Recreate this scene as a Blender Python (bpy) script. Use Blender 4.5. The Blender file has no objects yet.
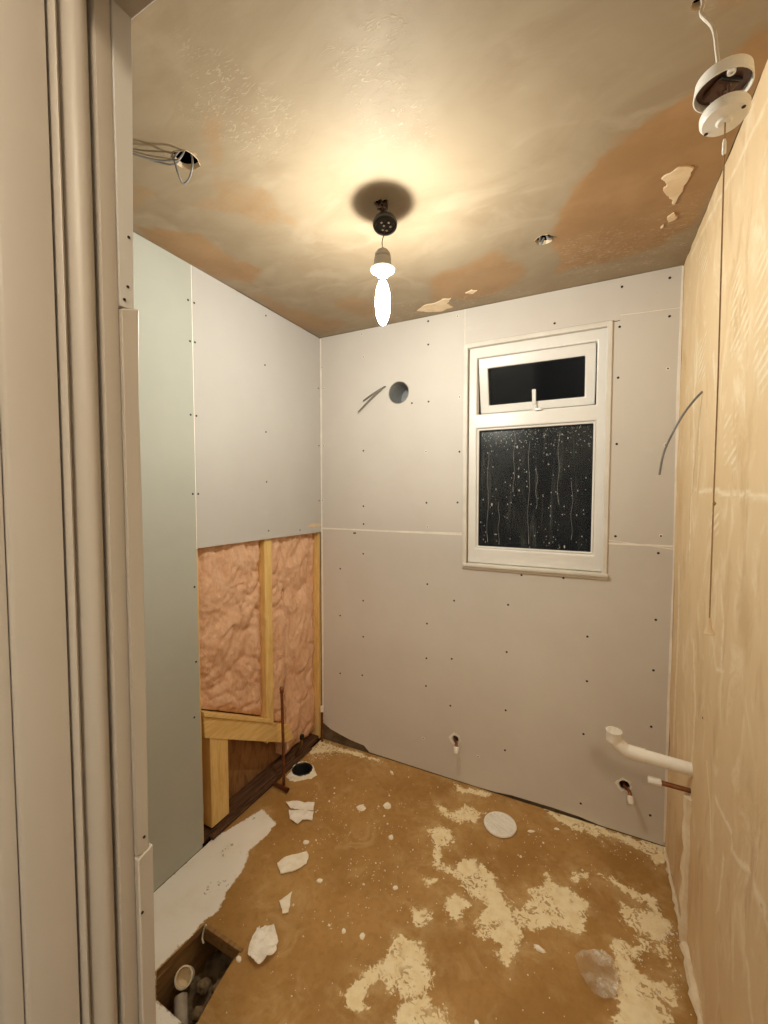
import bpy, bmesh, math, random
import numpy as np
from mathutils import Vector, Matrix, noise as mnoise
from mathutils.geometry import tessellate_polygon

R = math.radians
random.seed(7)
scene = bpy.context.scene
COL = scene.collection

# ------------------------------------------------------------------ camera
ROOM_W, ROOM_H, FRONT = 1.749, 2.40, -1.745      # width (x), height (z), inner face of the door wall (y)
cam_data = bpy.data.cameras.new('camera')
cam = bpy.data.objects.new('camera', cam_data)
COL.objects.link(cam)
cam.location = (1.4355, -2.0412, 1.4936)
cam.rotation_euler = (R(90 - 2.584), R(0.01), R(26.451))
cam_data.sensor_fit = 'VERTICAL'
cam_data.sensor_height = 24.0
cam_data.lens = 24.0 * 414.54 / 1024.0
cam_data.clip_start = 0.01
scene.camera = cam

# ------------------------------------------------------------------ world, exposure
world = bpy.data.worlds.new('night')
scene.world = world
world.use_nodes = True
wb = world.node_tree.nodes['Background']
wb.inputs[0].default_value = (0.010, 0.011, 0.014, 1)
wb.inputs[1].default_value = 0.4
vs = scene.view_settings
vs.view_transform = 'Standard'
vs.look = 'None'
vs.gamma = 1.0
vs.use_curve_mapping = False
vs.exposure = 0.64
scene.cycles.max_bounces = 16
scene.cycles.diffuse_bounces = 10
BULB_COLOR = (1.0, 0.975, 0.87)
BULB_WATTS = 9.5
HALL_FILL_STRENGTH = 44.0

# ------------------------------------------------------------------ materials
class Mat:
    def __init__(self, name, rough=0.6, spec=0.3, metal=0.0):
        self.m = bpy.data.materials.new(name)
        self.m.use_nodes = True
        self.t = self.m.node_tree
        self.b = self.t.nodes['Principled BSDF']
        self.b.inputs['Roughness'].default_value = rough
        self.b.inputs['Specular IOR Level'].default_value = spec
        self.b.inputs['Metallic'].default_value = metal
        self.tc = None
    def n(self, kind): return self.t.nodes.new(kind)
    def link(self, a, b): self.t.links.new(a, b)
    def put(self, sock, v):
        if hasattr(v, 'is_output'): self.link(v, sock)
        elif isinstance(v, tuple) and len(v) == 3: sock.default_value = (*v, 1)
        else: sock.default_value = v
    def coord(self, scale=(1, 1, 1), rot=(0, 0, 0)):
        if self.tc is None: self.tc = self.n('ShaderNodeTexCoord')
        mp = self.n('ShaderNodeMapping')
        mp.inputs['Scale'].default_value = scale
        mp.inputs['Rotation'].default_value = rot
        self.link(self.tc.outputs['Object'], mp.inputs['Vector'])
        return mp.outputs[0]
    def noise(self, scale, detail=4, rough=0.55, st=(1, 1, 1), dist=0.0, rot=(0, 0, 0)):
        x = self.n('ShaderNodeTexNoise')
        x.inputs['Scale'].default_value = scale
        x.inputs['Detail'].default_value = detail
        x.inputs['Roughness'].default_value = rough
        x.inputs['Distortion'].default_value = dist
        self.link(self.coord(st, rot), x.inputs['Vector'])
        return x.outputs['Fac']
    def voronoi(self, scale, st=(1, 1, 1), feature='F1'):
        x = self.n('ShaderNodeTexVoronoi')
        x.feature = feature
        x.inputs['Scale'].default_value = scale
        self.link(self.coord(st), x.inputs['Vector'])
        return x.outputs['Distance']
    def wave(self, scale, st=(1, 1, 1), rot=(0, 0, 0), dist=2.0, direction='X'):
        x = self.n('ShaderNodeTexWave')
        x.bands_direction = direction
        x.inputs['Scale'].default_value = scale
        x.inputs['Distortion'].default_value = dist
        x.inputs['Detail'].default_value = 1.0
        self.link(self.coord(st, rot), x.inputs['Vector'])
        return x.outputs['Fac']
    def attr(self, name):
        x = self.n('ShaderNodeAttribute')
        x.attribute_name = name
        return x.outputs['Fac']
    def math(self, op, a, b=0.0, clamp=False):
        x = self.n('ShaderNodeMath')
        x.operation = op
        x.use_clamp = clamp
        self.put(x.inputs[0], a)
        self.put(x.inputs[1], b)
        return x.outputs[0]
    def ramp(self, v, lo, hi, a=0.0, b=1.0):
        x = self.n('ShaderNodeMapRange')
        x.interpolation_type = 'SMOOTHSTEP'
        self.put(x.inputs[0], v)
        for i, k in enumerate((lo, hi, a, b)): x.inputs[1 + i].default_value = k
        return x.outputs[0]
    def mix(self, f, a, b):
        x = self.n('ShaderNodeMix')
        x.data_type = 'RGBA'
        self.put(x.inputs[0], f)
        self.put(x.inputs[6], a)
        self.put(x.inputs[7], b)
        return x.outputs[2]
    def color(self, c): self.put(self.b.inputs['Base Color'], c); return self
    def bump(self, h, strength=0.3, dist=0.002):
        x = self.n('ShaderNodeBump')
        x.inputs['Strength'].default_value = strength
        x.inputs['Distance'].default_value = dist
        self.link(h, x.inputs['Height'])
        self.link(x.outputs[0], self.b.inputs['Normal'])
        return self

def plain(name, a, b=None, rough=0.6, spec=0.3, scale=8, metal=0.0, bump=0.0, st=(1, 1, 1)):
    m = Mat(name, rough, spec, metal)
    b = b or tuple(c * 0.86 for c in a)
    nz = m.noise(scale, 5, 0.6, st)
    m.color(m.mix(m.ramp(nz, 0.3, 0.7), a, b))
    if bump: m.bump(m.noise(scale * 6, 4, 0.6, st), bump, 0.002)
    return m.m

MT = {}
def board_mat(name, a, b, smear):
    m = Mat(name, 0.85, 0.15)
    c = m.mix(m.ramp(m.noise(2.2, 5, 0.6), 0.3, 0.7), a, b)
    c = m.mix(m.ramp(m.noise(5.0, 6, 0.65, (1, 1, 2.2)), 0.60, 0.75, 0, 0.35), c, smear)
    m.color(c)
    m.bump(m.noise(160, 3), 0.08, 0.001)
    return m.m
MT['board_grey'] = board_mat('grey_plasterboard_paper', (0.635, 0.60, 0.55), (0.60, 0.56, 0.51), (0.67, 0.64, 0.595))
MT['board_white'] = board_mat('pale_plasterboard_paper', (0.52, 0.505, 0.48), (0.495, 0.475, 0.45), (0.555, 0.54, 0.515))
MT['board_green'] = board_mat('green_moisture_board_paper', (0.45, 0.462, 0.41), (0.42, 0.432, 0.38), (0.51, 0.52, 0.475))
MT['filler'] = plain('joint_filler', (0.88, 0.84, 0.77), (0.78, 0.73, 0.65), 0.9, 0.1, 14, bump=0.2)
MT['gypsum'] = plain('gypsum_core', (0.66, 0.62, 0.55), (0.52, 0.46, 0.38), 0.95, 0.1, 30, bump=0.4)
MT['steel_dark'] = plain('dark_screw_steel', (0.02, 0.018, 0.016), (0.05, 0.04, 0.03), 0.5, 0.4, 40, 0.6)
MT['dark'] = plain('dark_void', (0.035, 0.025, 0.018), (0.02, 0.015, 0.01), 0.95, 0.05, 10)
MT['masonry'] = plain('rough_masonry', (0.20, 0.14, 0.09), (0.10, 0.07, 0.045), 0.95, 0.1, 12, bump=0.5)
MT['upvc'] = plain('white_window_plastic', (0.80, 0.785, 0.75), (0.74, 0.72, 0.68), 0.32, 0.45, 5)
MT['trimpaint'] = plain('off_white_trim_paint', (0.72, 0.69, 0.63), (0.64, 0.60, 0.53), 0.5, 0.35, 7, bump=0.1)
MT['jambpaint'] = plain('worn_gloss_paint', (0.45, 0.41, 0.36), (0.42, 0.375, 0.32), 0.42, 0.4, 4, bump=0.06, st=(1, 1, 0.25))
MT['gasket'] = plain('black_gasket', (0.012, 0.012, 0.012), None, 0.6, 0.3, 20)
MT['white_plastic'] = plain('white_plastic', (0.88, 0.86, 0.81), (0.82, 0.79, 0.73), 0.35, 0.45, 12)
MT['holder'] = plain('grey_holder_plastic', (0.42, 0.39, 0.34), (0.36, 0.33, 0.28), 0.4, 0.4, 12)  # holder colour toned down so it does not clip beside the bulb
MT['pipe_dirty'] = plain('dirty_pipe_plastic', (0.52, 0.45, 0.36), (0.34, 0.27, 0.19), 0.5, 0.3, 18)
MT['chase'] = plain('pale_chase_plaster', (0.88, 0.79, 0.62), (0.78, 0.66, 0.47), 0.9, 0.1, 22, bump=0.4)
MT['pipe_white'] = plain('white_waste_pipe', (0.88, 0.86, 0.80), (0.80, 0.76, 0.68), 0.32, 0.45, 14)
MT['grey_plastic'] = plain('grey_plastic', (0.34, 0.34, 0.33), (0.26, 0.26, 0.25), 0.45, 0.4, 10)
MT['black_plastic'] = plain('black_plastic', (0.018, 0.017, 0.016), (0.03, 0.03, 0.03), 0.3, 0.5, 14)
MT['brown_plastic'] = plain('brown_switch_insert', (0.11, 0.045, 0.025), (0.07, 0.03, 0.018), 0.35, 0.45, 14)
MT['copper'] = plain('tarnished_copper', (0.32, 0.13, 0.06), (0.16, 0.07, 0.035), 0.42, 0.5, 22, 0.85)
MT['brass'] = plain('dull_brass', (0.35, 0.24, 0.09), (0.2, 0.13, 0.05), 0.4, 0.5, 22, 0.85)
MT['chrome'] = plain('bright_terminal_metal', (0.7, 0.7, 0.7), (0.55, 0.55, 0.53), 0.25, 0.5, 22, 1.0)
MT['cable_grey'] = plain('grey_cable_sheath', (0.22, 0.21, 0.195), (0.15, 0.14, 0.13), 0.5, 0.35, 20)
MT['cable_white'] = plain('white_cable_sheath', (0.75, 0.70, 0.62), (0.66, 0.6, 0.5), 0.45, 0.4, 20)
MT['cord'] = plain('tan_pull_cord', (0.36, 0.235, 0.12), (0.28, 0.17, 0.08), 0.8, 0.2, 60)
MT['wire_brown'] = plain('brown_wire', (0.09, 0.04, 0.02), (0.05, 0.025, 0.015), 0.5, 0.4, 30)
MT['paper'] = plain('torn_paper', (0.92, 0.89, 0.82), (0.82, 0.77, 0.68), 0.9, 0.1, 30, bump=0.2)
MT['chip'] = plain('plaster_chip', (0.92, 0.88, 0.78), (0.82, 0.74, 0.58), 0.9, 0.1, 40, bump=0.3)
MT['flake'] = plain('old_ceiling_plaster', (0.74, 0.60, 0.42), (0.66, 0.50, 0.32), 0.9, 0.1, 24, bump=0.3)
MT['rubble'] = plain('damp_rubble', (0.36, 0.26, 0.15), (0.12, 0.08, 0.045), 0.9, 0.15, 22, bump=0.6)
MT['hall'] = plain('hall_wall_paint', (0.46, 0.45, 0.44), (0.43, 0.42, 0.41), 0.8, 0.2, 3)
MT['hall_floor'] = plain('hall_floor_board', (0.20, 0.14, 0.09), (0.15, 0.10, 0.06), 0.7, 0.2, 5)

def wood(name, a, b, st):
    m = Mat(name, 0.7, 0.2)
    g = m.noise(9, 5, 0.6, st, 1.2)
    c = m.mix(m.ramp(g, 0.35, 0.68), a, b)
    c = m.mix(m.ramp(m.noise(5, 4), 0.62, 0.75, 0, 0.4), c, tuple(k * 0.5 for k in b))
    m.color(c)
    m.bump(g, 0.25, 0.002)
    return m.m
MT['pine'] = wood('pine_timber', (0.80, 0.57, 0.24), (0.68, 0.44, 0.15), (6, 6, 0.7))
MT['pine_y'] = wood('pine_timber_lying', (0.80, 0.57, 0.24), (0.68, 0.44, 0.15), (6, 0.7, 6))
MT['darkwood'] = wood('dark_floor_timber', (0.14, 0.07, 0.035), (0.06, 0.03, 0.018), (6, 0.7, 6))
MT['pitwood'] = wood('floor_joist_timber', (0.34, 0.20, 0.08), (0.22, 0.12, 0.05), (6, 0.7, 6))
MT['sheath'] = wood('brown_sheathing', (0.34, 0.18, 0.075), (0.22, 0.11, 0.045), (3, 3, 1))

m = Mat('pink_mineral_wool', 1.0, 0.02)
f1 = m.noise(16, 7, 0.72, (1, 1, 0.6), 1.6)
c = m.mix(m.ramp(f1, 0.3, 0.7), (0.70, 0.40, 0.235), (0.84, 0.56, 0.38))
c = m.mix(m.ramp(m.noise(70, 4, 0.7, (1, 1, 0.35), 2.0), 0.55, 0.75, 0, 0.5), c, (0.92, 0.72, 0.54))
c = m.mix(m.ramp(m.noise(5, 5, 0.6), 0.56, 0.72, 0, 0.6), c, (0.56, 0.29, 0.15))
m.color(c)
m.bump(m.math('ADD', f1, m.noise(75, 5, 0.7, (1, 1, 0.35), 2.5)), 0.8, 0.006)
MT['wool'] = m.m

# chipboard floor: spilled plaster and the white strip are masks measured on the floor
m = Mat('chipboard_floor', 0.55, 0.3)
base = m.mix(m.ramp(m.noise(3.0, 6, 0.6), 0.32, 0.68), (0.345, 0.185, 0.052), (0.46, 0.268, 0.092))
base = m.mix(m.ramp(m.noise(40, 4, 0.6), 0.45, 0.7, 0, 0.35), base, (0.28, 0.145, 0.04))
base = m.mix(m.ramp(m.noise(7, 6, 0.7, dist=1.0), 0.50, 0.72, 0, 0.6), base, (0.56, 0.38, 0.18))
sp = m.attr('spill')
d1 = m.math('MULTIPLY', m.math('SUBTRACT', m.noise(22, 5, 0.65, dist=1.2), 0.5), 0.075)
d2 = m.math('MULTIPLY', m.math('SUBTRACT', m.noise(85, 3, 0.6), 0.5), 0.045)
s = m.math('ADD', m.math('ADD', sp, d1), d2)
halo = m.math('MULTIPLY', m.ramp(sp, -0.09, 0.01), m.ramp(m.noise(14, 5, 0.7), 0.42, 0.68, 0, 0.42))
c = m.mix(halo, base, (0.72, 0.54, 0.29))
cream = m.mix(m.ramp(m.noise(30, 4), 0.35, 0.7), (0.90, 0.80, 0.55), (0.82, 0.68, 0.41))
pit_ = m.math('MULTIPLY', m.ramp(m.noise(48, 3, 0.5, dist=1.5), 0.53, 0.58), m.ramp(m.noise(9, 2), 0.46, 0.56))
spf = m.math('MULTIPLY', m.ramp(s, -0.004, 0.006), m.math('SUBTRACT', 1.0, m.math('MULTIPLY', pit_, 0.85)))
c = m.mix(spf, c, cream)
wt = m.attr('screed')
s2 = m.math('ADD', m.math('ADD', wt, m.math('MULTIPLY', d1, 0.25)), m.math('MULTIPLY', d2, 0.35))
whf = m.ramp(s2, -0.003, 0.004)
white = m.mix(m.ramp(m.noise(7, 5, 0.65), 0.45, 0.75), (0.90, 0.87, 0.81), (0.84, 0.79, 0.69))
white = m.mix(m.math('MULTIPLY', m.ramp(m.noise(60, 3, 0.6), 0.56, 0.64, 0, 0.8), m.ramp(m.noise(9, 2), 0.58, 0.66)), white, (0.22, 0.17, 0.11))
c = m.mix(whf, c, white)
m.color(c)
hgt = m.math('ADD', m.math('MULTIPLY', spf, 0.6), m.math('ADD', whf, m.math('MULTIPLY', m.noise(60, 4), 0.5)))
m.bump(hgt, 0.5, 0.003)
m.put(m.b.inputs['Roughness'], m.math('ADD', m.math('MULTIPLY', m.math('MAXIMUM', spf, whf), 0.35), m.ramp(m.noise(6, 3), 0.3, 0.7, 0.42, 0.62)))
MT['floor'] = m.m

# skimmed ceiling, brown where the plaster is still damp
m = Mat('skim_plaster_ceiling', 0.62, 0.25)
pl = m.mix(m.ramp(m.noise(2.6, 6, 0.6, (1, 1.6, 1), 1.2), 0.35, 0.68), (0.31, 0.245, 0.162), (0.27, 0.205, 0.13))
pl = m.mix(m.ramp(m.noise(4.5, 5, 0.55, (1.0, 1.6, 1), 1.0, (0, 0, 0.6)), 0.50, 0.70, 0, 0.55), pl, (0.365, 0.295, 0.205))
dm = m.attr('damp')
dd = m.math('ADD', dm, m.math('MULTIPLY', m.math('SUBTRACT', m.noise(12, 5, 0.65, dist=1.6), 0.5), 0.75))
dd = m.math('MULTIPLY', dd, m.ramp(dm, 0.02, 0.2))
wet = m.mix(m.ramp(m.noise(6, 5, 0.6), 0.35, 0.7), (0.285, 0.162, 0.07), (0.345, 0.205, 0.096))
c = m.mix(m.ramp(dd, 0.05, 0.95), pl, wet)
kn = m.attr('knife')
scr = m.ramp(m.noise(30, 4, 0.6, (1.0, 3.0, 1), 2.0, (0, 0, 0.9)), 0.55, 0.64)
scr = m.math('MULTIPLY', scr, kn)
c = m.mix(m.math('MULTIPLY', scr, 0.55), c, (0.56, 0.47, 0.34))
m.color(c)
h = m.math('ADD', m.math('MULTIPLY', m.noise(7, 5, 0.5, (1, 2, 1), 1.0), 0.6), m.math('MULTIPLY', scr, 0.5))
m.bump(h, 0.45, 0.004)
m.put(m.b.inputs['Roughness'], m.ramp(dd, 0, 1, 0.62, 0.42))
MT['ceiling'] = m.m

# old right-hand wall: bared plaster with trowel smears and combed adhesive
m = Mat('bared_plaster_wall', 0.8, 0.18)
pl = m.mix(m.ramp(m.noise(2.4, 6, 0.6, (1, 1, 0.6)), 0.35, 0.68), (0.76, 0.59, 0.37), (0.71, 0.53, 0.31))
st1 = m.noise(7, 7, 0.68, (1, 1.5, 0.75), 0.8, (0.15, 0, 0))
pl = m.mix(m.ramp(st1, 0.50, 0.68, 0, 0.75), pl, (0.85, 0.725, 0.52))
pl = m.mix(m.ramp(m.noise(6, 6, 0.65, (1, 1.7, 0.6), 0.6), 0.52, 0.68, 0, 0.55), pl, (0.58, 0.40, 0.215))
rg = m.attr('ridge')
rgn = m.math('MULTIPLY', rg, m.ramp(m.noise(28, 3), 0.32, 0.5))
pl = m.mix(m.math('MULTIPLY', rgn, 0.8), pl, (0.90, 0.80, 0.60))
cm = m.attr('comb')
stripe = m.ramp(m.wave(11, (0, 1, 2.2), (R(0), 0, 0), 1.2, 'DIAGONAL'), 0.5, 0.75)
cmb = m.math('MULTIPLY', m.math('MULTIPLY', stripe, cm), m.ramp(m.noise(22, 3), 0.36, 0.52))
pl = m.mix(m.math('MULTIPLY', cmb, 0.75), pl, (0.86, 0.76, 0.56))
m.color(pl)
h = m.math('ADD', m.math('MULTIPLY', st1, 0.8), m.math('ADD', m.math('MULTIPLY', cmb, 0.8), m.math('ADD', m.math('MULTIPLY', rgn, 0.7), m.math('MULTIPLY', m.noise(45, 4), 0.35))))
m.bump(h, 0.5, 0.004)
MT['rightwall'] = m.m

def glass_mat(name, haze):
    m = Mat(name, 0.06, 0.5)
    out = m.t.nodes['Material Output']
    tr = m.n('ShaderNodeBsdfTransparent')
    tr.inputs[0].default_value = (0.82, 0.86, 0.84, 1)
    gl = m.n('ShaderNodeBsdfGlossy')
    gl.inputs['Roughness'].default_value = 0.08 if not haze else 0.22
    gl.inputs[0].default_value = (1, 1, 1, 1)
    fr = m.n('ShaderNodeFresnel')
    fr.inputs[0].default_value = 1.30
    mx = m.n('ShaderNodeMixShader')
    m.link(fr.outputs[0], mx.inputs[0]); m.link(tr.outputs[0], mx.inputs[1]); m.link(gl.outputs[0], mx.inputs[2])
    last = mx.outputs[0]
    if haze:
        df = m.n('ShaderNodeBsdfDiffuse')
        df.inputs[0].default_value = (0.75, 0.76, 0.70, 1)
        streak = m.ramp(m.noise(14, 5, 0.65, (3.0, 1, 0.22), 0.6), 0.50, 0.78, 0.0, 0.06)
        blot = m.ramp(m.noise(4, 4), 0.35, 0.7, 0.0, 0.012)
        m2 = m.n('ShaderNodeMixShader')
        m.link(m.math('ADD', streak, blot), m2.inputs[0]); m.link(last, m2.inputs[1]); m.link(df.outputs[0], m2.inputs[2])
        last = m2.outputs[0]
    m.link(last, out.inputs[0])
    return m.m
MT['glass'] = glass_mat('clear_window_glass', False)
MT['glass_wet'] = glass_mat('misted_window_glass', True)
m = Mat('water_drop', 0.05, 0.6)
m.color((0.80, 0.80, 0.74))
m.b.inputs['Alpha'].default_value = 0.6
MT['drop'] = m.m
m = Mat('clear_plastic_film', 0.25, 0.6)
m.color(m.mix(m.ramp(m.noise(30, 4), 0.4, 0.7), (0.70, 0.62, 0.48), (0.86, 0.80, 0.68)))
m.put(m.b.inputs['Alpha'], m.ramp(m.noise(16, 5, 0.7), 0.40, 0.72, 0.06, 0.55))
m.bump(m.noise(24, 5), 0.8, 0.006)
MT['film'] = m.m
m = Mat('glowing_bulb_glass', 0.3, 0.3)            # clear glass full of glare; the filament's light passes through it
em_ = m.n('ShaderNodeEmission')
em_.inputs[0].default_value = (*BULB_COLOR, 1)
em_.inputs[1].default_value = 74.0
tr_ = m.n('ShaderNodeBsdfTransparent')
ad_ = m.n('ShaderNodeAddShader')
m.link(em_.outputs[0], ad_.inputs[0])
m.link(tr_.outputs[0], ad_.inputs[1])
m.link(ad_.outputs[0], m.t.nodes['Material Output'].inputs[0])
MT['bulb'] = m.m

# ------------------------------------------------------------------ mesh helpers
class MB:
    def __init__(self): self.v, self.f = [], []
    def add(self, vs, fs):
        o = len(self.v)
        self.v += [tuple(p) for p in vs]
        self.f += [tuple(i + o for i in q) for q in fs]
        return self
    def box(self, x0, x1, y0, y1, z0, z1):
        v = [(x0, y0, z0), (x1, y0, z0), (x1, y1, z0), (x0, y1, z0), (x0, y0, z1), (x1, y0, z1), (x1, y1, z1), (x0, y1, z1)]
        return self.add(v, [(0, 3, 2, 1), (4, 5, 6, 7), (0, 1, 5, 4), (1, 2, 6, 5), (2, 3, 7, 6), (3, 0, 4, 7)])
    def prism(self, loops, axis, a, b):
        """loops of 2-D points (outer first, then holes) stretched from a to b along axis"""
        def p3(p, w):
            return {'x': (w, p[0], p[1]), 'y': (p[0], w, p[1]), 'z': (p[0], p[1], w)}[axis]
        flat = [q for l in loops for q in l]
        n = len(flat)
        tri = tessellate_polygon([[Vector((q[0], q[1], 0)) for q in l] for l in loops])
        vs = [p3(q, a) for q in flat] + [p3(q, b) for q in flat]
        fs = [t for t in tri] + [tuple(i + n for i in reversed(t)) for t in tri]
        o = 0
        for l in loops:
            k = len(l)
            for i in range(k): fs.append((o + i, o + (i + 1) % k, o + (i + 1) % k + n, o + i + n))
            o += k
        return self.add(vs, fs)
    def tube(self, pts, r, n=10, caps=True):
        pts = [Vector(p) for p in pts]
        rs = r if isinstance(r, (list, tuple)) else [r] * len(pts)
        vs, fs = [], []
        t0 = (pts[1] - pts[0]).normalized()
        up = Vector((0, 0, 1)) if abs(t0.z) < 0.9 else Vector((1, 0, 0))
        u = t0.cross(up).normalized()
        for i, p in enumerate(pts):
            if i == 0: t = pts[1] - pts[0]
            elif i == len(pts) - 1: t = pts[-1] - pts[-2]
            else: t = (pts[i + 1] - p).normalized() + (p - pts[i - 1]).normalized()
            t.normalize()
            u = (u - t * u.dot(t)).normalized()
            w = t.cross(u)
            for k in range(n):
                a = 2 * math.pi * k / n
                vs.append(p + (u * math.cos(a) + w * math.sin(a)) * rs[i])
        for i in range(len(pts) - 1):
            for k in range(n):
                fs.append((i * n + k, i * n + (k + 1) % n, (i + 1) * n + (k + 1) % n, (i + 1) * n + k))
        if caps:
            fs.append(tuple(reversed(range(n))))
            fs.append(tuple(range((len(pts) - 1) * n, len(pts) * n)))
        return self.add(vs, fs)
    def lathe(self, prof, c, n=28, axis=(0, 0, 1), close=True):
        """prof: (radius, height) pairs turned around axis through c"""
        q = Vector((0, 0, 1)).rotation_difference(Vector(axis).normalized())
        c = Vector(c)
        vs, fs = [], []
        for r_, h_ in prof:
            for k in range(n):
                a = 2 * math.pi * k / n
                vs.append(c + q @ Vector((r_ * math.cos(a), r_ * math.sin(a), h_)))
        m_ = len(prof)
        for i in range(m_ - 1):
            for k in range(n):
                fs.append((i * n + k, i * n + (k + 1) % n, (i + 1) * n + (k + 1) % n, (i + 1) * n + k))
        if close:
            if prof[0][0] > 1e-5: fs.append(tuple(reversed(range(n))))
            if prof[-1][0] > 1e-5: fs.append(tuple(range((m_ - 1) * n, m_ * n)))
        return self.add(vs, fs)

def smooth_path(pts, k=6):
    pts = [Vector(p) for p in pts]
    out = []
    for i in range(len(pts) - 1):
        p0, p1, p2, p3 = pts[max(i - 1, 0)], pts[i], pts[i + 1], pts[min(i + 2, len(pts) - 1)]
        for j in range(k):
            t = j / k
            out.append(0.5 * ((2 * p1) + (p2 - p0) * t + (2 * p0 - 5 * p1 + 4 * p2 - p3) * t * t + (3 * p1 - p0 - 3 * p2 + p3) * t ** 3))
    out.append(pts[-1])
    return out

BASE = {}
def link(o, parent=None):
    COL.objects.link(o)
    if parent is not None: o.parent = parent
    return o

def obj(name, mb, mat, parent=None, base=None, bevel=0.0, smooth=True, angle=35):
    """ONE mesh object from world-space geometry; with a parent the mesh is made relative to the parent's base"""
    me = bpy.data.meshes.new(name)
    off = Vector(BASE.get(parent.name, (0, 0, 0))) if parent is not None else Vector(base or (0, 0, 0))
    me.from_pydata([tuple(Vector(p) - off) for p in mb.v], [], mb.f)
    bm = bmesh.new()
    bm.from_mesh(me)
    bmesh.ops.remove_doubles(bm, verts=bm.verts, dist=1e-6)
    bmesh.ops.recalc_face_normals(bm, faces=bm.faces)
    bm.to_mesh(me)
    bm.free()
    me.materials.append(MT[mat] if isinstance(mat, str) else mat)
    if smooth:
        me.polygons.foreach_set('use_smooth', [True] * len(me.polygons))
        me.set_sharp_from_angle(angle=R(angle))
    o = bpy.data.objects.new(name, me)
    link(o, parent)
    if parent is None: o.location = off
    BASE[o.name] = tuple(off)
    if bevel:
        b = o.modifiers.new('bevel', 'BEVEL')
        b.width = bevel
        b.segments = 2
        b.limit_method = 'ANGLE'
        b.angle_limit = R(40)
    return o

def tag(o, label, cat=None, group=None, kind=None):
    o['label'] = label
    if cat: o['category'] = cat
    if group: o['group'] = group
    if kind: o['kind'] = kind
    return o

def thing(name, loc, label, cat=None, group=None, kind=None):
    o = bpy.data.objects.new(name, None)
    o.empty_display_size = 0.05
    o.location = loc
    link(o)
    BASE[o.name] = tuple(loc)
    return tag(o, label, cat, group, kind)

# ---- numpy helpers for the worn surfaces
def vnoise(x, y, seed):
    rng = np.random.RandomState(seed)
    tab = rng.rand(256, 256)
    xi, yi = np.floor(x).astype(int), np.floor(y).astype(int)
    fx, fy = x - xi, y - yi
    fx, fy = fx * fx * (3 - 2 * fx), fy * fy * (3 - 2 * fy)
    g = lambda a, b: tab[a % 256, b % 256]
    return (g(xi, yi) * (1 - fx) + g(xi + 1, yi) * fx) * (1 - fy) + (g(xi, yi + 1) * (1 - fx) + g(xi + 1, yi + 1) * fx) * fy
def fbm(x, y, s, seed, oct=4):
    t, a, tot = 0, 1.0, 0
    for i in range(oct):
        t = t + a * vnoise(x * s + 31.7 * i + 40, y * s + 17.3 * i + 40, seed + i)
        tot += a; a *= 0.5; s *= 2
    return t / tot - 0.5
def seg_dist(x, y, poly, closed=True):
    d = np.full(x.shape, 1e9); bx = np.zeros_like(x); by = np.zeros_like(y)
    n = len(poly)
    for i in range(n if closed else n - 1):
        ax, ay = poly[i]; cx_, cy_ = poly[(i + 1) % n]
        ex, ey = cx_ - ax, cy_ - ay
        t = np.clip(((x - ax) * ex + (y - ay) * ey) / (ex * ex + ey * ey + 1e-12), 0, 1)
        px, py = ax + t * ex, ay + t * ey
        q = np.hypot(x - px, y - py)
        k = q < d
        d[k] = q[k]; bx[k] = px[k]; by[k] = py[k]
    return d, bx, by
def inside(x, y, poly):
    r = np.zeros(x.shape, bool)
    n = len(poly)
    for i in range(n):
        ax, ay = poly[i]; cx_, cy_ = poly[(i + 1) % n]
        if ay == cy_: continue
        c_ = (ay > y) != (cy_ > y)
        r ^= c_ & (x < (cx_ - ax) * (y - ay) / (cy_ - ay) + ax)
    return r
def sdf(x, y, poly):
    d, _, _ = seg_dist(x, y, poly)
    return np.where(inside(x, y, poly), d, -d)
def smooth01(t):
    t = np.clip(t, 0, 1)
    return t * t * (3 - 2 * t)

def surface(name, u0, u1, v0, v1, step, to3, mat, attrs, disp=None, holes=(), flip=False):
    """a fine grid with holes cut along exact outlines; attrs(u, v) gives named masks, disp(u, v) relief"""
    nu, nv = int(round((u1 - u0) / step)) + 1, int(round((v1 - v0) / step)) + 1
    U, V = np.meshgrid(np.linspace(u0, u1, nu), np.linspace(v0, v1, nv), indexing='ij')
    u, v = U.ravel(), V.ravel()
    for hpoly in holes:
        d, bx, by = seg_dist(u, v, hpoly)
        k = d < step * 0.62
        u = np.where(k, bx, u); v = np.where(k, by, v)
    idx = np.arange(nu * nv).reshape(nu, nv)
    q = np.stack([idx[:-1, :-1], idx[1:, :-1], idx[1:, 1:], idx[:-1, 1:]], -1).reshape(-1, 4)
    cu, cv = u[q].mean(1), v[q].mean(1)
    keep = np.ones(len(q), bool)
    for hpoly in holes: keep &= ~inside(cu, cv, hpoly)
    q = q[keep]
    if flip: q = q[:, ::-1]
    w = disp(u, v) if disp else np.zeros_like(u)
    P = np.stack(to3(u, v, w), -1)
    me = bpy.data.meshes.new(name)
    me.vertices.add(len(P)); me.vertices.foreach_set('co', P.ravel())
    me.loops.add(q.size); me.loops.foreach_set('vertex_index', q.ravel())
    me.polygons.add(len(q)); me.polygons.foreach_set('loop_start', np.arange(len(q)) * 4)
    me.update(calc_edges=True)
    me.polygons.foreach_set('use_smooth', np.ones(len(q), bool))
    for k, val in attrs(u, v).items():
        a = me.attributes.new(k, 'FLOAT', 'POINT')
        a.data.foreach_set('value', val.astype(np.float32))
    me.materials.append(MT[mat])
    me.validate()
    o = bpy.data.objects.new(name, me)
    link(o)
    BASE[o.name] = (0, 0, 0)
    return o

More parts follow.
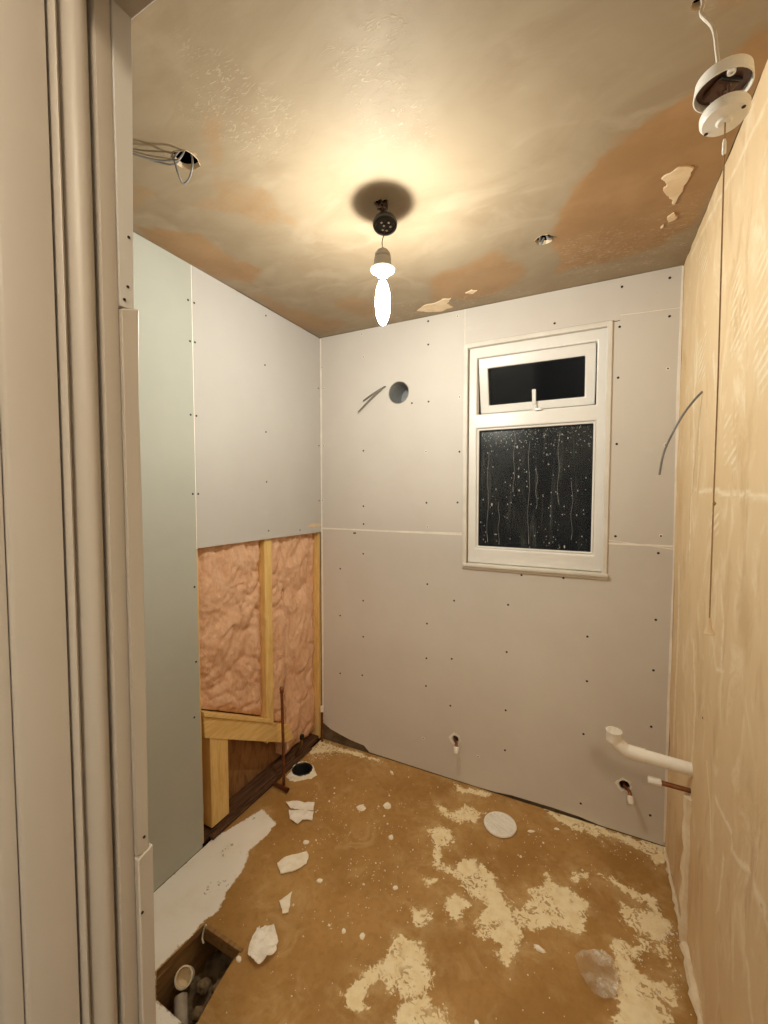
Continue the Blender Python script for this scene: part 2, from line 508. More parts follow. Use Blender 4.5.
def circle(cx_, cy_, r_, n=24): return [(cx_ + r_ * math.cos(2 * math.pi * k / n), cy_ + r_ * math.sin(2 * math.pi * k / n)) for k in range(n)]
def ragged(cx_, cy_, r_, n=18, amp=0.25, seed=1):
    rr = random.Random(seed)
    return [(cx_ + r_ * (1 - amp / 2 + amp * rr.random()) * math.cos(2 * math.pi * k / n), cy_ + r_ * (1 - amp / 2 + amp * rr.random()) * math.sin(2 * math.pi * k / n)) for k in range(n)]

# ================================================================== THE SETTING
W, H = ROOM_W, ROOM_H

# ---------------------------------------------------------------- floor
PIT = [(0.250, -1.256), (0.266, -1.090), (0.441, -1.090), (0.440, -1.134), (0.452, -1.206), (0.470, -1.285), (0.462, -1.318), (0.440, -1.306), (0.314, -1.303)]
SOIL_C = (0.078, -0.300)
SOIL = circle(*SOIL_C, 0.056, 28)
SPILLS = [
 [(0.802, -0.36), (0.906, -0.299), (0.935, -0.369), (0.904, -0.402), (0.924, -0.484), (0.978, -0.489), (1.012, -0.425), (1.089, -0.426), (1.148, -0.479), (1.189, -0.514), (1.21, -0.568), (1.265, -0.656), (1.242, -0.7), (1.23, -0.746), (1.191, -0.745), (1.201, -0.699), (1.108, -0.701), (1.102, -0.634), (1.137, -0.592), (1.064, -0.576), (1.001, -0.523), (0.911, -0.522), (0.871, -0.427)],
 [(0.985, -0.629), (1.024, -0.603), (1.063, -0.616), (1.049, -0.685), (1.016, -0.689)],
 [(1.21, -0.568), (1.274, -0.485), (1.255, -0.461), (1.304, -0.401), (1.306, -0.357), (1.362, -0.387), (1.418, -0.4), (1.46, -0.42), (1.455, -0.512), (1.442, -0.553), (1.372, -0.548), (1.297, -0.596), (1.248, -0.609)],
 [(0.798, -1.044), (0.816, -0.999), (0.86, -0.939), (0.88, -0.89), (0.865, -0.834), (0.975, -0.812), (1.015, -0.862), (1.028, -0.912), (0.986, -0.959), (0.964, -0.978), (0.885, -0.965), (0.862, -1.003), (0.876, -1.047), (0.829, -1.075)],
 [(0.959, -0.989), (1.019, -0.942), (1.087, -0.942), (1.124, -0.986), (1.10, -1.09), (0.973, -1.09)],
 [(0.796, -0.196), (0.897, -0.222), (0.921, -0.145), (1.015, -0.163), (1.0, -0.222), (0.924, -0.26), (0.826, -0.236)],
 [(0.897, -0.718), (0.935, -0.692), (0.962, -0.716), (0.93, -0.756)],
 [(0.884, -0.574), (0.944, -0.58), (0.916, -0.609)],
 [(0.83, -0.028), (1.042, -0.008), (1.0, -0.052), (0.867, -0.068)],
 [(1.252, 0.0), (1.6, 0.0), (1.749, 0.0), (1.749, -0.063), (1.706, -0.115), (1.669, -0.06), (1.578, -0.04), (1.391, -0.078), (1.31, -0.048)],
 [(1.487, -0.268), (1.548, -0.262), (1.603, -0.278), (1.675, -0.282), (1.696, -0.324), (1.713, -0.356), (1.703, -0.407), (1.685, -0.452), (1.697, -0.527), (1.687, -0.519), (1.654, -0.468), (1.627, -0.445), (1.573, -0.426), (1.56, -0.362), (1.597, -0.352), (1.616, -0.364), (1.651, -0.325), (1.603, -0.323), (1.554, -0.283)],
 [(1.524, -0.533), (1.549, -0.509), (1.585, -0.516), (1.611, -0.489), (1.583, -0.455), (1.625, -0.46), (1.668, -0.496), (1.64, -0.489), (1.626, -0.51), (1.582, -0.552), (1.602, -0.587), (1.634, -0.596), (1.701, -0.575), (1.699, -0.633), (1.662, -0.63), (1.646, -0.626), (1.667, -0.666), (1.657, -0.7), (1.647, -0.742), (1.493, -0.837), (1.516, -0.757), (1.533, -0.716), (1.537, -0.632)],
 [(1.392, -0.325), (1.409, -0.292), (1.454, -0.28), (1.45, -0.311), (1.404, -0.339)],
 [(0.0, -0.02), (0.15, -0.03), (0.40, -0.02), (0.40, -0.04), (0.15, -0.07), (0.02, -0.16)],
]
SCREED = [[(0.0, -1.745), (0.0, -0.83), (0.073, -0.597), (0.118, -0.611), (0.187, -0.636), (0.2, -0.701), (0.187, -0.797), (0.231, -0.869), (0.242, -0.972), (0.27, -1.034), (0.258, -1.091), (0.248, -1.258), (0.314, -1.303), (0.43, -1.304), (0.45, -1.745)]]
def floor_attrs(u, v):
    wu = u + 0.035 * fbm(u, v, 18, 11); wv = v + 0.035 * fbm(u, v, 18, 23)
    s = np.full(u.shape, -0.2)
    for p in SPILLS: s = np.maximum(s, sdf(wu, wv, p))
    wu = u + 0.012 * fbm(u, v, 22, 51); wv = v + 0.012 * fbm(u, v, 22, 63)
    t = np.full(u.shape, -0.2)
    for p in SCREED: t = np.maximum(t, sdf(wu, wv, p))
    return {'spill': np.clip(s, -0.2, 0.03), 'screed': np.clip(t, -0.2, 0.03)}
floor = surface('floor', 0, W, FRONT - 0.127, 0.0, 0.006, lambda u, v, w: (u, v, w), 'floor', floor_attrs,
                lambda u, v: 0.0035 * fbm(u, v, 4, 3) - 0.0015, [PIT, SOIL])
tag(floor, 'brown chipboard floor with spilled plaster and a cut-out hole', 'floor', kind='structure')
fe = MB()
for poly in (PIT, SOIL):
    n = len(poly)
    fe.add([(x, y, -0.0005) for x, y in poly] + [(x, y, -0.022) for x, y in poly], [(i, (i + 1) % n, (i + 1) % n + n, i + n) for i in range(n)])
obj('cut_edge', fe, 'pitwood', floor, smooth=False)
sub = MB()
sub.box(-0.12, W + 0.1, FRONT - 0.13, 0.12, -0.34, -0.30)
obj('subfloor', sub, 'dark', floor, smooth=False)
fl = MB()
for a, b, c_, d in [(-0.12, -0.10, FRONT - 0.13, 0.12), (W + 0.08, W + 0.1, FRONT - 0.13, 0.12), (-0.12, W + 0.1, 0.10, 0.12), (-0.12, W + 0.1, FRONT - 0.13, FRONT - 0.11)]:
    fl.box(a, b, c_, d, -0.31, -0.024)
obj('underfloor_side', fl, 'dark', floor, smooth=False)
# joist and batten inside the hole
obj('joist', MB().box(0.205, 0.254, -1.40, -0.95, -0.20, -0.023), 'pitwood', floor, bevel=0.002)
obj('batten', MB().prism([[(0.268, -1.083), (0.446, -1.087), (0.446, -1.100), (0.268, -1.098)]], 'z', -0.045, 0.002), 'pitwood', floor, bevel=0.002)

# ---------------------------------------------------------------- ceiling
HOLE_ROSE = ragged(0.832, -0.846, 0.021, 14, 0.5, 3)
HOLE_A = ragged(0.432, -1.232, 0.033, 18, 0.2, 4)
HOLE_B = ragged(1.268, -0.420, 0.030, 18, 0.2, 5)
HOLE_C = ragged(1.596, -1.058, 0.012, 10, 0.3, 6)
DAMP = [
 (0.95, 0.05, [(1.70, -0.95), (1.626, -0.858), (1.579, -0.84), (1.423, -0.754), (1.338, -0.598), (1.295, -0.362), (1.296, -0.157), (1.504, -0.147), (1.66, -0.20), (1.72, -0.313), (1.76, -0.6), (1.78, -0.9)]),
 (0.75, 0.06, [(0.80, -0.36), (0.858, -0.375), (1.101, -0.427), (1.19, -0.231), (1.15, -0.131), (0.93, -0.08), (0.745, -0.171)]),
 (0.48, 0.035, [(0.572, -1.283), (0.631, -1.279), (0.554, -1.194), (0.455, -1.152), (0.571, -1.069), (0.541, -0.897), (0.419, -0.922), (0.391, -1.006), (0.223, -1.123), (0.41, -1.10), (0.465, -1.157)]),
 (0.78, 0.035, [(0.02, -1.15), (0.088, -1.086), (0.173, -1.006), (0.207, -0.716), (0.103, -0.655), (0.0, -0.76), (0.0, -0.996)]),
 (0.6, 0.05, [(0.02, -0.62), (0.08, -0.60), (0.16, -0.25), (0.30, -0.10), (0.10, -0.03), (0.0, -0.2)]),
 (0.55, 0.045, [(0.38, -0.391), (0.473, -0.322), (0.50, -0.10), (0.385, -0.10), (0.30, -0.273)]),
 (0.5, 0.04, [(0.21, -1.26), (0.25, -1.18), (0.104, -1.16), (0.03, -1.25)]),
 (0.45, 0.10, [(1.50, -1.5), (1.78, -1.5), (1.78, -1.0), (1.62, -1.0)]),
 (0.28, 0.10, [(0.50, -1.45), (0.75, -1.50), (0.80, -1.70), (0.45, -1.70)]),
]
KNIFE = [(0.92, [(0.90, -1.065), (0.96, -1.30), (1.10, -1.30), (1.05, -0.98)]), (0.5, [(0.55, -1.30), (0.72, -1.45), (0.8, -1.2), (0.62, -1.12)]), (0.8, [(1.30, -0.35), (1.72, -0.45), (1.72, -0.05), (1.3, -0.05)]), (0.8, [(0.6, -0.18), (1.2, -0.12), (1.2, -0.02), (0.5, -0.02)]), (0.6, [(1.55, -1.6), (1.74, -1.6), (1.74, -1.0), (1.6, -1.05)])]
def ceil_attrs(u, v):
    wu = u + 0.09 * fbm(u, v, 7, 71) + 0.03 * fbm(u, v, 30, 75); wv = v + 0.09 * fbm(u, v, 7, 87) + 0.03 * fbm(u, v, 30, 93)
    f = np.zeros(u.shape)
    for wgt, soft, p in DAMP: f = np.maximum(f, wgt * smooth01(sdf(wu, wv, p) / soft * 0.9 + 0.5))
    k = np.zeros(u.shape)
    for wgt, p in KNIFE: k = np.maximum(k, wgt * smooth01(sdf(wu, wv, p) / 0.08 + 0.5))
    return {'damp': f, 'knife': k}
ceil = surface('ceiling', 0, W, FRONT, 0.0, 0.009, lambda u, v, w: (u, v, H + w), 'ceiling', ceil_attrs,
               lambda u, v: 0.006 * fbm(u, v, 3.5, 91) , [HOLE_ROSE, HOLE_A, HOLE_B, HOLE_C], flip=True)
tag(ceil, 'patchy skimmed ceiling with brown damp plaster', 'ceiling', kind='structure')
obj('roof_void', MB().box(-0.12, W + 0.1, FRONT - 0.13, 0.12, H + 0.12, H + 0.14), 'dark', ceil, smooth=False)
ce = MB()
for poly in (HOLE_ROSE, HOLE_A, HOLE_B, HOLE_C):
    n = len(poly)
    ce.add([(x, y, H - 0.001) for x, y in poly] + [(x, y, H + 0.014) for x, y in poly], [(i, (i + 1) % n, (i + 1) % n + n, i + n) for i in range(n)])
obj('cut_edge', ce, 'flake', ceil, smooth=False)
for poly in ([(1.599, -0.579), (1.625, -0.60), (1.641, -0.612), (1.675, -0.587), (1.672, -0.55), (1.667, -0.517), (1.653, -0.431), (1.64, -0.47), (1.626, -0.497), (1.612, -0.53), (1.622, -0.55)],
             [(1.645, -0.375), (1.66, -0.385), (1.672, -0.362), (1.662, -0.345), (1.65, -0.345)],
             [(1.635, -0.325), (1.643, -0.328), (1.645, -0.315), (1.637, -0.31)],
             [(0.649, -0.087), (0.70, -0.13), (0.76, -0.125), (0.80, -0.15), (0.835, -0.14), (0.80, -0.09), (0.82, -0.05), (0.76, -0.03), (0.70, -0.05)],
             [(0.91, -0.16), (0.94, -0.18), (0.965, -0.16), (0.94, -0.14)],
             [(1.665, -1.09), (1.69, -1.15), (1.725, -1.14), (1.72, -1.10), (1.70, -1.085)]):
    fine = []
    for a_, b_ in zip(poly, poly[1:] + poly[:1]):
        for q_ in range(4):
            x_, y_ = a_[0] + (b_[0] - a_[0]) * q_ / 4, a_[1] + (b_[1] - a_[1]) * q_ / 4
            w_ = mnoise.noise_vector(Vector((x_ * 55, y_ * 55, 3)))
            fine.append((x_ + 0.008 * w_.x, y_ + 0.008 * w_.y))
    obj('plaster_flake', MB().prism([fine], 'z', H - 0.004, H + 0.004), 'flake', ceil, bevel=0.0015)

# ---------------------------------------------------------------- back wall
wall_back = thing('wall_back', (0, 0, 0), 'window wall of grey plasterboard sheets dotted with dark screws', 'wall', kind='structure')
WX0, WX1, WZ0, WZ1 = 0.866, 1.512, 1.118, 2.232          # window opening in the boards
VENT = (0.507, 2.031, 0.060)
STUB1, STUB2 = (0.834, 0.220), (1.594, 0.219)
T = 0.0125
def panel(name, loops, mat='board_grey'):
    return obj(name, MB().prism(loops, 'y', 0.0, T), mat, wall_back, bevel=0.0012, smooth=False)
panel('plasterboard_panel', [[(0.002, 1.284), (0.863, 1.296), (0.863, 2.399), (0.002, 2.399)], circle(*VENT, 32)])
panel('plasterboard_panel', [[(0.8665, 2.2235), (1.5325, 2.2235), (1.5325, 2.246), (1.747, 2.236), (1.747, 2.399), (0.8665, 2.399)]])
panel('plasterboard_panel', [[(1.5035, 1.293), (1.747, 1.266), (1.747, 2.233), (1.5325, 2.243), (1.5325, 2.2205), (1.5035, 2.2205)]])
panel('plasterboard_panel', [[(0.002, 0.10), (0.06, 0.072), (0.13, 0.056), (0.20, 0.042), (0.29, 0.034), (0.325, 0.004), (0.62, 0.002), (0.95, 0.001), (1.04, 0.004), (1.12, 0.013), (1.30, 0.016), (1.42, 0.013), (1.50, 0.003), (1.747, 0.002), (1.747, 1.262), (1.5035, 1.289), (1.5035, WZ0 - 0.002), (0.863, WZ0 - 0.002), (0.863, 1.292), (0.002, 1.280)],
                             ragged(*STUB1, 0.017, 14, 0.35, 8), ragged(*STUB2, 0.021, 14, 0.35, 9)])
fz = MB()
fz.box(0.002, 0.863, 0.0012, 0.012, 1.272, 1.306)
fz.box(1.503, 1.747, 0.0016, 0.012, 1.255, 1.305)
fz.box(0.858, 0.871, 0.0016, 0.012, 2.23, 2.399)
fz.box(1.503, 1.747, 0.0018, 0.012, 2.225, 2.252)
fz.box(0.010, 0.863, -0.0007, 0.001, 1.2815, 1.2905)
fz.box(1.508, 1.742, -0.0007, 0.001, 1.272, 1.280)
fz.prism([[(0.0, 0.12), (0.010, 0.12), (0.013, 0.8), (0.010, 1.5), (0.014, 2.0), (0.010, 2.395), (0.0, 2.395)]], 'y', -0.0015, 0.002)
fz.prism([[(1.741, 0.02), (1.7495, 0.02), (1.7495, 2.395), (1.743, 2.395), (1.738, 1.9), (1.744, 1.2), (1.739, 0.6)]], 'y', -0.003, 0.002)
obj('joint_filler', fz, 'filler', wall_back, smooth=False)
mas = MB().prism([[(-0.12, -0.03), (W + 0.1, -0.03), (W + 0.1, H + 0.13), (-0.12, H + 0.13)], [(WX0 - 0.005, WZ0 - 0.005), (WX1 + 0.005, WZ0 - 0.005), (WX1 + 0.005, WZ1 + 0.005), (WX0 - 0.005, WZ1 + 0.005)], circle(VENT[0], VENT[1], 0.064, 24), circle(*STUB1, 0.02, 12), circle(*STUB2, 0.022, 12)], 'y', T + 0.0005, 0.10)
obj('masonry', mas, 'masonry', wall_back, smooth=False)
SCREWS_BACK = [(0.134, 1.053), (0.288, 1.151), (0.674, 1.318), (0.287, 0.882), (0.132, 0.775), (0.675, 1.015), (0.287, 0.673), (0.674, 0.804), (0.821, 0.944), (1.09, 0.955), (0.672, 0.617), (0.811, 0.639), (1.086, 0.722), (0.13, 0.429), (0.28, 0.447), (0.67, 0.466), (0.805, 0.39), (1.085, 0.432), (1.436, 0.853), (1.691, 0.964), (1.438, 0.65), (1.688, 0.748), (1.686, 0.504), (1.429, 0.404), (1.084, 0.231), (1.424, 0.077), (0.656, 0.177), (1.15, 1.105), (1.333, 1.108), (1.536, 1.308), (1.7, 1.317), (1.693, 1.245), (0.236, 1.266), (0.291, 1.320), (0.952, 0.16), (1.692, 0.117), (0.674, 2.257), (0.292, 2.25), (0.283, 2.375), (0.673, 2.375), (0.827, 2.371), (0.677, 1.967), (0.584, 1.968), (0.291, 1.732), (0.664, 1.71), (0.843, 1.702), (0.29, 1.421), (0.668, 1.444), (0.835, 1.447), (0.228, 1.266), (0.028, 2.106), (0.016, 2.23), (0.021, 1.773), (0.015, 1.453), (1.276, 2.256), (1.707, 2.207), (1.532, 2.196), (1.707, 1.999), (1.531, 1.984), (0.841, 1.974), (1.532, 1.704), (1.707, 1.691), (1.704, 2.359), (1.537, 2.36)]
FAINT = {2, 26, 30, 34, 37, 38, 40, 44, 50, 51, 52, 53, 57, 59, 61}
def screw_mesh(name, axis, mat, r_):
    mb = MB().lathe([(r_, 0.0), (r_ * 0.92, 0.0007), (r_ * 0.45, 0.0003), (0.0001, 0.0001)], (0, 0, 0), 10, axis)
    me = bpy.data.meshes.new(name)
    me.from_pydata(mb.v, [], mb.f)
    me.materials.append(MT[mat])
    return me
sb = [screw_mesh('screw', (0, -1, 0), 'steel_dark', 0.0052), screw_mesh('screw', (0, -1, 0), 'filler', 0.0075), screw_mesh('screw', (0, -1, 0), 'steel_dark', 0.0036)]
for i, (x, z) in enumerate(SCREWS_BACK):
    if i in FAINT:
        o = bpy.data.objects.new('filled_screw', sb[1]); link(o, wall_back); o.location = (x, -0.0002, z)
        o = bpy.data.objects.new('screw', sb[2]); link(o, wall_back); o.location = (x, -0.0006, z)
    else:
        o = bpy.data.objects.new('screw', sb[0]); link(o, wall_back); o.location = (x, -0.0002, z)

# ---------------------------------------------------------------- window
win = thing('window_1', (1.19, 0.0, WZ0), 'white plastic window, top light tilted open, misted lower pane', 'window', kind='structure')
def frame_rect(x0, x1, z0, z1, w, y0, y1, wt=None, wb_=None, wl=None, wr=None):
    wt, wb_, wl, wr = [w if k is None else k for k in (wt, wb_, wl, wr)]
    return MB().prism([[(x0, z0), (x1, z0), (x1, z1), (x0, z1)], [(x0 + wl, z0 + wb_), (x1 - wr, z0 + wb_), (x1 - wr, z1 - wt), (x0 + wl, z1 - wt)]], 'y', y0, y1)
trim = frame_rect(0.860, 1.508, 1.114, 2.228, 0.022, -0.008, 0.012)
obj('surround_trim', trim, 'trimpaint', win, bevel=0.004)
obj('reveal', frame_rect(0.8665, 1.5025, 1.1185, 2.2215, 0.012, 0.0125, 0.035), 'trimpaint', win, smooth=False)
obj('sill', MB().box(0.868, 1.512, -0.018, 0.03, 1.128, 1.142), 'trimpaint', win, bevel=0.003)
fr_ = MB().prism([[(0.880, 1.142), (1.498, 1.142), (1.498, 2.218), (0.880, 2.218)],
                  [(0.9215, 1.218), (1.452, 1.218), (1.452, 1.815), (0.9215, 1.815)],
                  [(0.9205, 1.884), (1.450, 1.884), (1.450, 2.160), (0.9205, 2.160)]], 'y', 0.026, 0.086)
obj('frame', fr_, 'upvc', win, bevel=0.006)
obj('glazing_bead', frame_rect(0.9216, 1.4519, 1.2181, 1.8149, 0.010, 0.036, 0.052), 'upvc', win, bevel=0.004)
obj('gasket', frame_rect(0.9305, 1.4430, 1.227, 1.806, 0.004, 0.044, 0.054), 'gasket', win, smooth=False)
pane = obj('pane', MB().box(0.923, 1.450, 0.054, 0.060, 1.220, 1.813), 'glass_wet', win, smooth=False)
dr = MB()
rr = random.Random(5)
for i in range(330):
    x = rr.uniform(0.94, 1.435)
    top = rr.random() < 0.55
    z = (1.80 - abs(rr.gauss(0, 0.05))) if top else rr.uniform(1.23, 1.79)
    if z < 1.23: continue
    r_ = rr.uniform(0.0007, 0.0017) if top else rr.uniform(0.0008, 0.0024) * (1.0 if rr.random() < 0.9 else 1.9)
    st_ = rr.uniform(1, 2.2)
    vs_ = [(x, 0.054 - r_ * 0.7, z)] + [(x + r_ * math.cos(a), 0.054, z + r_ * st_ * math.sin(a)) for a in [k * math.pi / 3 for k in range(6)]]
    dr.add(vs_, [(0, k + 1, (k + 1) % 6 + 1) for k in range(6)])
d = obj('condensation_drops', dr, 'drop', pane)
d['kind'] = 'stuff'
runs = MB()
for x, z0, z1 in [(1.17, 1.25, 1.74), (1.205, 1.42, 1.62), (1.03, 1.24, 1.45), (0.975, 1.25, 1.7), (1.36, 1.28, 1.55), (1.30, 1.45, 1.78), (1.10, 1.5, 1.79)]:
    pts = [(x + 0.004 * math.sin(k * 1.3 + x * 40), 0.0537, z1 + (z1 - z0) * -k / 9) for k in range(10)]
    runs.tube(pts, [0.0003 + 0.0005 * (k == 9) for k in range(10)], 5)
d = obj('condensation_run', runs, 'drop', pane)
d['kind'] = 'stuff'
# the top light is hinged at its head and pushed out at the foot
hinge = Vector((0, 0.030, 2.156))
tilt = Matrix.Rotation(R(13), 3, 'X')
def tilted(mb):
    mb.v = [tuple(hinge + tilt @ (Vector(p) - hinge)) for p in mb.v]
    return mb
sash = obj('sash', tilted(frame_rect(0.926, 1.446, 1.888, 2.156, 0.043, 0.030, 0.078, 0.050, 0.040)), 'upvc', win, bevel=0.005)
obj('pane', tilted(MB().box(0.966, 1.406, 0.052, 0.058, 1.925, 2.109)), 'glass', sash, smooth=False)
obj('gasket', tilted(frame_rect(0.9685, 1.4035, 1.9275, 2.1065, 0.004, 0.044, 0.053)), 'gasket', sash, smooth=False)
hd = MB().box(1.177, 1.195, 0.012, 0.022, 1.915, 1.985)
hd.box(1.174, 1.198, 0.018, 0.030, 1.888, 1.918)
obj('handle', tilted(hd), 'upvc', sash, bevel=0.003)
obj('catch', MB().box(1.196, 1.226, 0.016, 0.028, 1.878, 1.890), 'chrome', win, bevel=0.001)

# ---------------------------------------------------------------- left wall
wall_left = thing('wall_left', (0, 0, 0), 'left stud wall, boarded above and open to pink insulation below', 'wall', kind='structure')
obj('plasterboard_panel', MB().prism([[(FRONT, 0.001), (-0.875, 0.001), (-0.866, 0.16), (-0.8735, 0.6), (-0.8735, 2.399), (FRONT, 2.399)]], 'x', -T, 0.0), 'board_green', wall_left, bevel=0.0012, smooth=False)
obj('plasterboard_panel', MB().prism([[(-0.869, 1.268), (-0.45, 1.266), (-0.002, 1.263), (-0.002, 2.399), (-0.869, 2.399)]], 'x', -T, 0.0), 'board_white', wall_left, bevel=0.0012, smooth=False)
obj('joint_filler', MB().box(-0.011, -0.0014, -0.875, -0.867, 1.266, 2.399), 'filler', wall_left, smooth=False)
obj('joint_filler', MB().prism([[(-0.14, 1.305), (-0.10, 1.318), (-0.003, 1.318), (-0.003, 1.300), (-0.06, 1.298)]], 'x', -0.002, 0.0008), 'flake', wall_left)
obj('sheathing', MB().box(-0.122, -0.104, FRONT, 0.012, -0.02, H + 0.1), 'sheath', wall_left, smooth=False)
obj('stud', MB().box(-0.103, -0.0135, -0.466, -0.414, 0.22, 1.40), 'pine', wall_left, bevel=0.002)
obj('stud', MB().box(-0.103, -0.0135, -0.900, -0.856, 0.0, 1.40), 'pine', wall_left, bevel=0.002)
obj('stud', MB().box(-0.103, -0.0135, -0.012, 0.0118, 0.0, 1.40), 'pine', wall_left, bevel=0.002)
obj('stud', MB().box(-0.095, -0.016, -0.812, -0.714, 0.030, 0.45), 'pine', wall_left, bevel=0.003)
obj('noggin', MB().box(-0.103, -0.0135, -0.855, -0.013, 1.29, 1.34), 'pine_y', wall_left, bevel=0.002)
obj('brace', MB().prism([[(-0.845, 0.548), (-0.300, 0.235), (-0.250, 0.130), (-0.330, 0.150), (-0.845, 0.455)]], 'x', -0.085, -0.012), 'pine_y', wall_left, bevel=0.003)
obj('brace', MB().prism([[(-0.850, 0.572), (-0.430, 0.330), (-0.430, 0.310), (-0.850, 0.552)]], 'x', -0.06, -0.004), 'pine_y', wall_left, bevel=0.002)
obj('sole_plate', MB().box(-0.10, -0.018, -0.855, -0.013, -0.01, 0.018), 'darkwood', wall_left, bevel=0.003)
obj('floor_batten', MB().prism([[(-0.83, 0.0), (-0.12, 0.0), (-0.12, 0.010), (-0.83, 0.013)]], 'x', -0.016, 0.012), 'darkwood', wall_left, bevel=0.003)
sl = screw_mesh('screw', (1, 0, 0), 'steel_dark', 0.0045)
for y, z in [(-0.885, 2.097), (-0.862, 2.1), (-0.889, 1.807), (-0.862, 1.807), (-0.887, 1.491), (-0.861, 1.491), (-0.888, 1.113), (-0.888, 0.803), (-0.902, 0.576), (-0.45, 1.307), (-0.46, 1.795), (-0.461, 2.119), (-0.46, 1.55), (-0.89, 2.255), (-0.862, 2.255), (-0.018, 2.106), (-0.016, 1.773), (-0.018, 1.45), (-0.45, 2.36), (-0.20, 1.29)]:
    o = bpy.data.objects.new('screw', sl); link(o, wall_left); o.location = (0.0002, y, z)

def batt(name, y0, y1, zb, z1, x_back, seed, label, amp=0.026):
    """slumped mineral-wool batt: soft lumpy front face, zb(y) is its lower edge"""
    mb = MB()
    ny, nz_ = 46, 110
    vs_ = []
    for i in range(ny + 1):
        for j in range(nz_ + 1):
            y = y0 + (y1 - y0) * i / ny
            zl = zb(y)
            z = zl + (z1 - zl) * j / nz_
            p = Vector((y * 5.5 + seed, z * 3.8, seed * 0.7))
            warp = mnoise.noise_vector(p * 0.9) * 0.9
            a = mnoise.noise(p + warp) + 0.5 * mnoise.noise(p * 2.3 + warp * 1.7) + 0.28 * abs(mnoise.noise(p * 5.1 + warp * 2))
            b = 1 - abs(mnoise.noise(p * 1.5 + warp + Vector((4, 1, 0)))) * 2
            e = min(1.0, (y - y0) / 0.05 + 0.25, (y1 - y) / 0.05 + 0.25, (z - zl) / 0.06 + 0.2, (z1 - z) / 0.03 + 0.4)
            x = -0.040 + 0.006 * mnoise.noise(p * 9.0 + warp * 4) + 0.004 * mnoise.noise(p * 19.0) + amp * (a * 0.75 + 0.35) * e - 0.012 * max(0, b - 0.72) / 0.28 - 0.012 * (1 - e)
            x = min(x, -0.0145)
            vs_.append((x, y, z))
    n = nz_ + 1
    fs_ = [(i * n + j, (i + 1) * n + j, (i + 1) * n + j + 1, i * n + j + 1) for i in range(ny) for j in range(nz_)]
    k = len(vs_)
    rim = [i * n for i in range(ny + 1)] + [ny * n + j for j in range(1, nz_ + 1)] + [i * n + nz_ for i in range(ny - 1, -1, -1)] + [j for j in range(nz_ - 1, 0, -1)]
    back = [(x_back, vs_[q][1], vs_[q][2]) for q in rim]
    for a in range(len(rim)): fs_.append((rim[a], k + a, k + (a + 1) % len(rim), rim[(a + 1) % len(rim)]))
    fs_.append(tuple(range(k, k + len(rim))))
    mb.add(vs_ + back, fs_)
    return tag(obj(name, mb, 'wool', base=(x_back, (y0 + y1) / 2, zb((y0 + y1) / 2)), angle=80), label, 'insulation', 'mineral wool batts in the stud wall')
line = lambda y: 0.548 + (y + 0.845) * (0.235 - 0.548) / 0.545
batt('insulation_batt', -0.855, -0.467, lambda y: line(y) + 0.028, 1.288, -0.1035, 3.1, 'wide slumped pink insulation batt left of the middle stud', 0.034)
batt('insulation_batt', -0.413, -0.013, lambda y: max(0.03, line(y) + 0.004) if y < -0.30 else 0.05, 1.288, -0.1035, 8.4, 'narrow pink insulation batt between middle stud and window wall')

# ---------------------------------------------------------------- right wall
COMBS = [(0.035, [(-0.69, 2.03), (-0.73, 2.06), (-0.84, 1.86), (-0.79, 1.80), (-0.69, 1.85)]), (0.035, [(-0.87, 2.02), (-0.98, 2.06), (-1.02, 1.76), (-0.92, 1.70), (-0.87, 1.78)]), (0.02, [(-0.66, 1.70), (-0.76, 1.70), (-0.77, 1.55), (-0.68, 1.56)]), (0.02, [(-0.34, 2.0), (-0.42, 2.0), (-0.42, 1.86), (-0.34, 1.86)]), (0.02, [(-0.26, 2.30), (-0.33, 2.33), (-0.42, 2.2), (-0.34, 2.18)]), (0.02, [(-0.55, 1.45), (-0.62, 1.45), (-0.62, 1.38), (-0.55, 1.38)])]
RIDGES = [(0.005, [(-0.119, 2.367), (-0.38, 2.35), (-0.643, 2.327), (-0.9, 2.31)]), (0.006, [(-0.40, 1.495), (-0.549, 1.503), (-0.75, 1.49), (-0.972, 1.486), (-1.3, 1.48)]), (0.007, [(-0.69, 0.681), (-0.735, 0.679), (-0.84, 0.692), (-0.833, 0.648), (-0.89, 0.664), (-0.958, 0.70)]), (0.014, [(-0.995, 0.699), (-1.059, 0.694)]), (0.006, [(-0.776, 0.585), (-0.752, 0.41)]), (0.006, [(-0.97, 0.512), (-0.987, 0.448), (-1.023, 0.42)]), (0.005, [(-0.59, 0.72), (-0.62, 0.66), (-0.66, 0.544)]), (0.004, [(-0.37, 1.8), (-0.385, 1.58), (-0.36, 1.5), (-0.33, 1.51)]), (0.006, [(-0.66, 1.26), (-0.70, 1.16), (-0.70, 1.05)]), (0.005, [(-0.60, 1.12), (-0.66, 1.02), (-0.72, 1.04)]), (0.008, [(-0.41, 0.60), (-0.43, 0.8), (-0.40, 1.0)]), (0.005, [(-0.52, 1.9), (-0.57, 1.7), (-0.56, 1.55)]), (0.012, [(-0.10, 1.2), (-0.12, 0.9), (-0.10, 0.5)]), (0.008, [(-0.30, 2.0), (-0.27, 1.8), (-0.30, 1.6), (-0.28, 1.3)])]
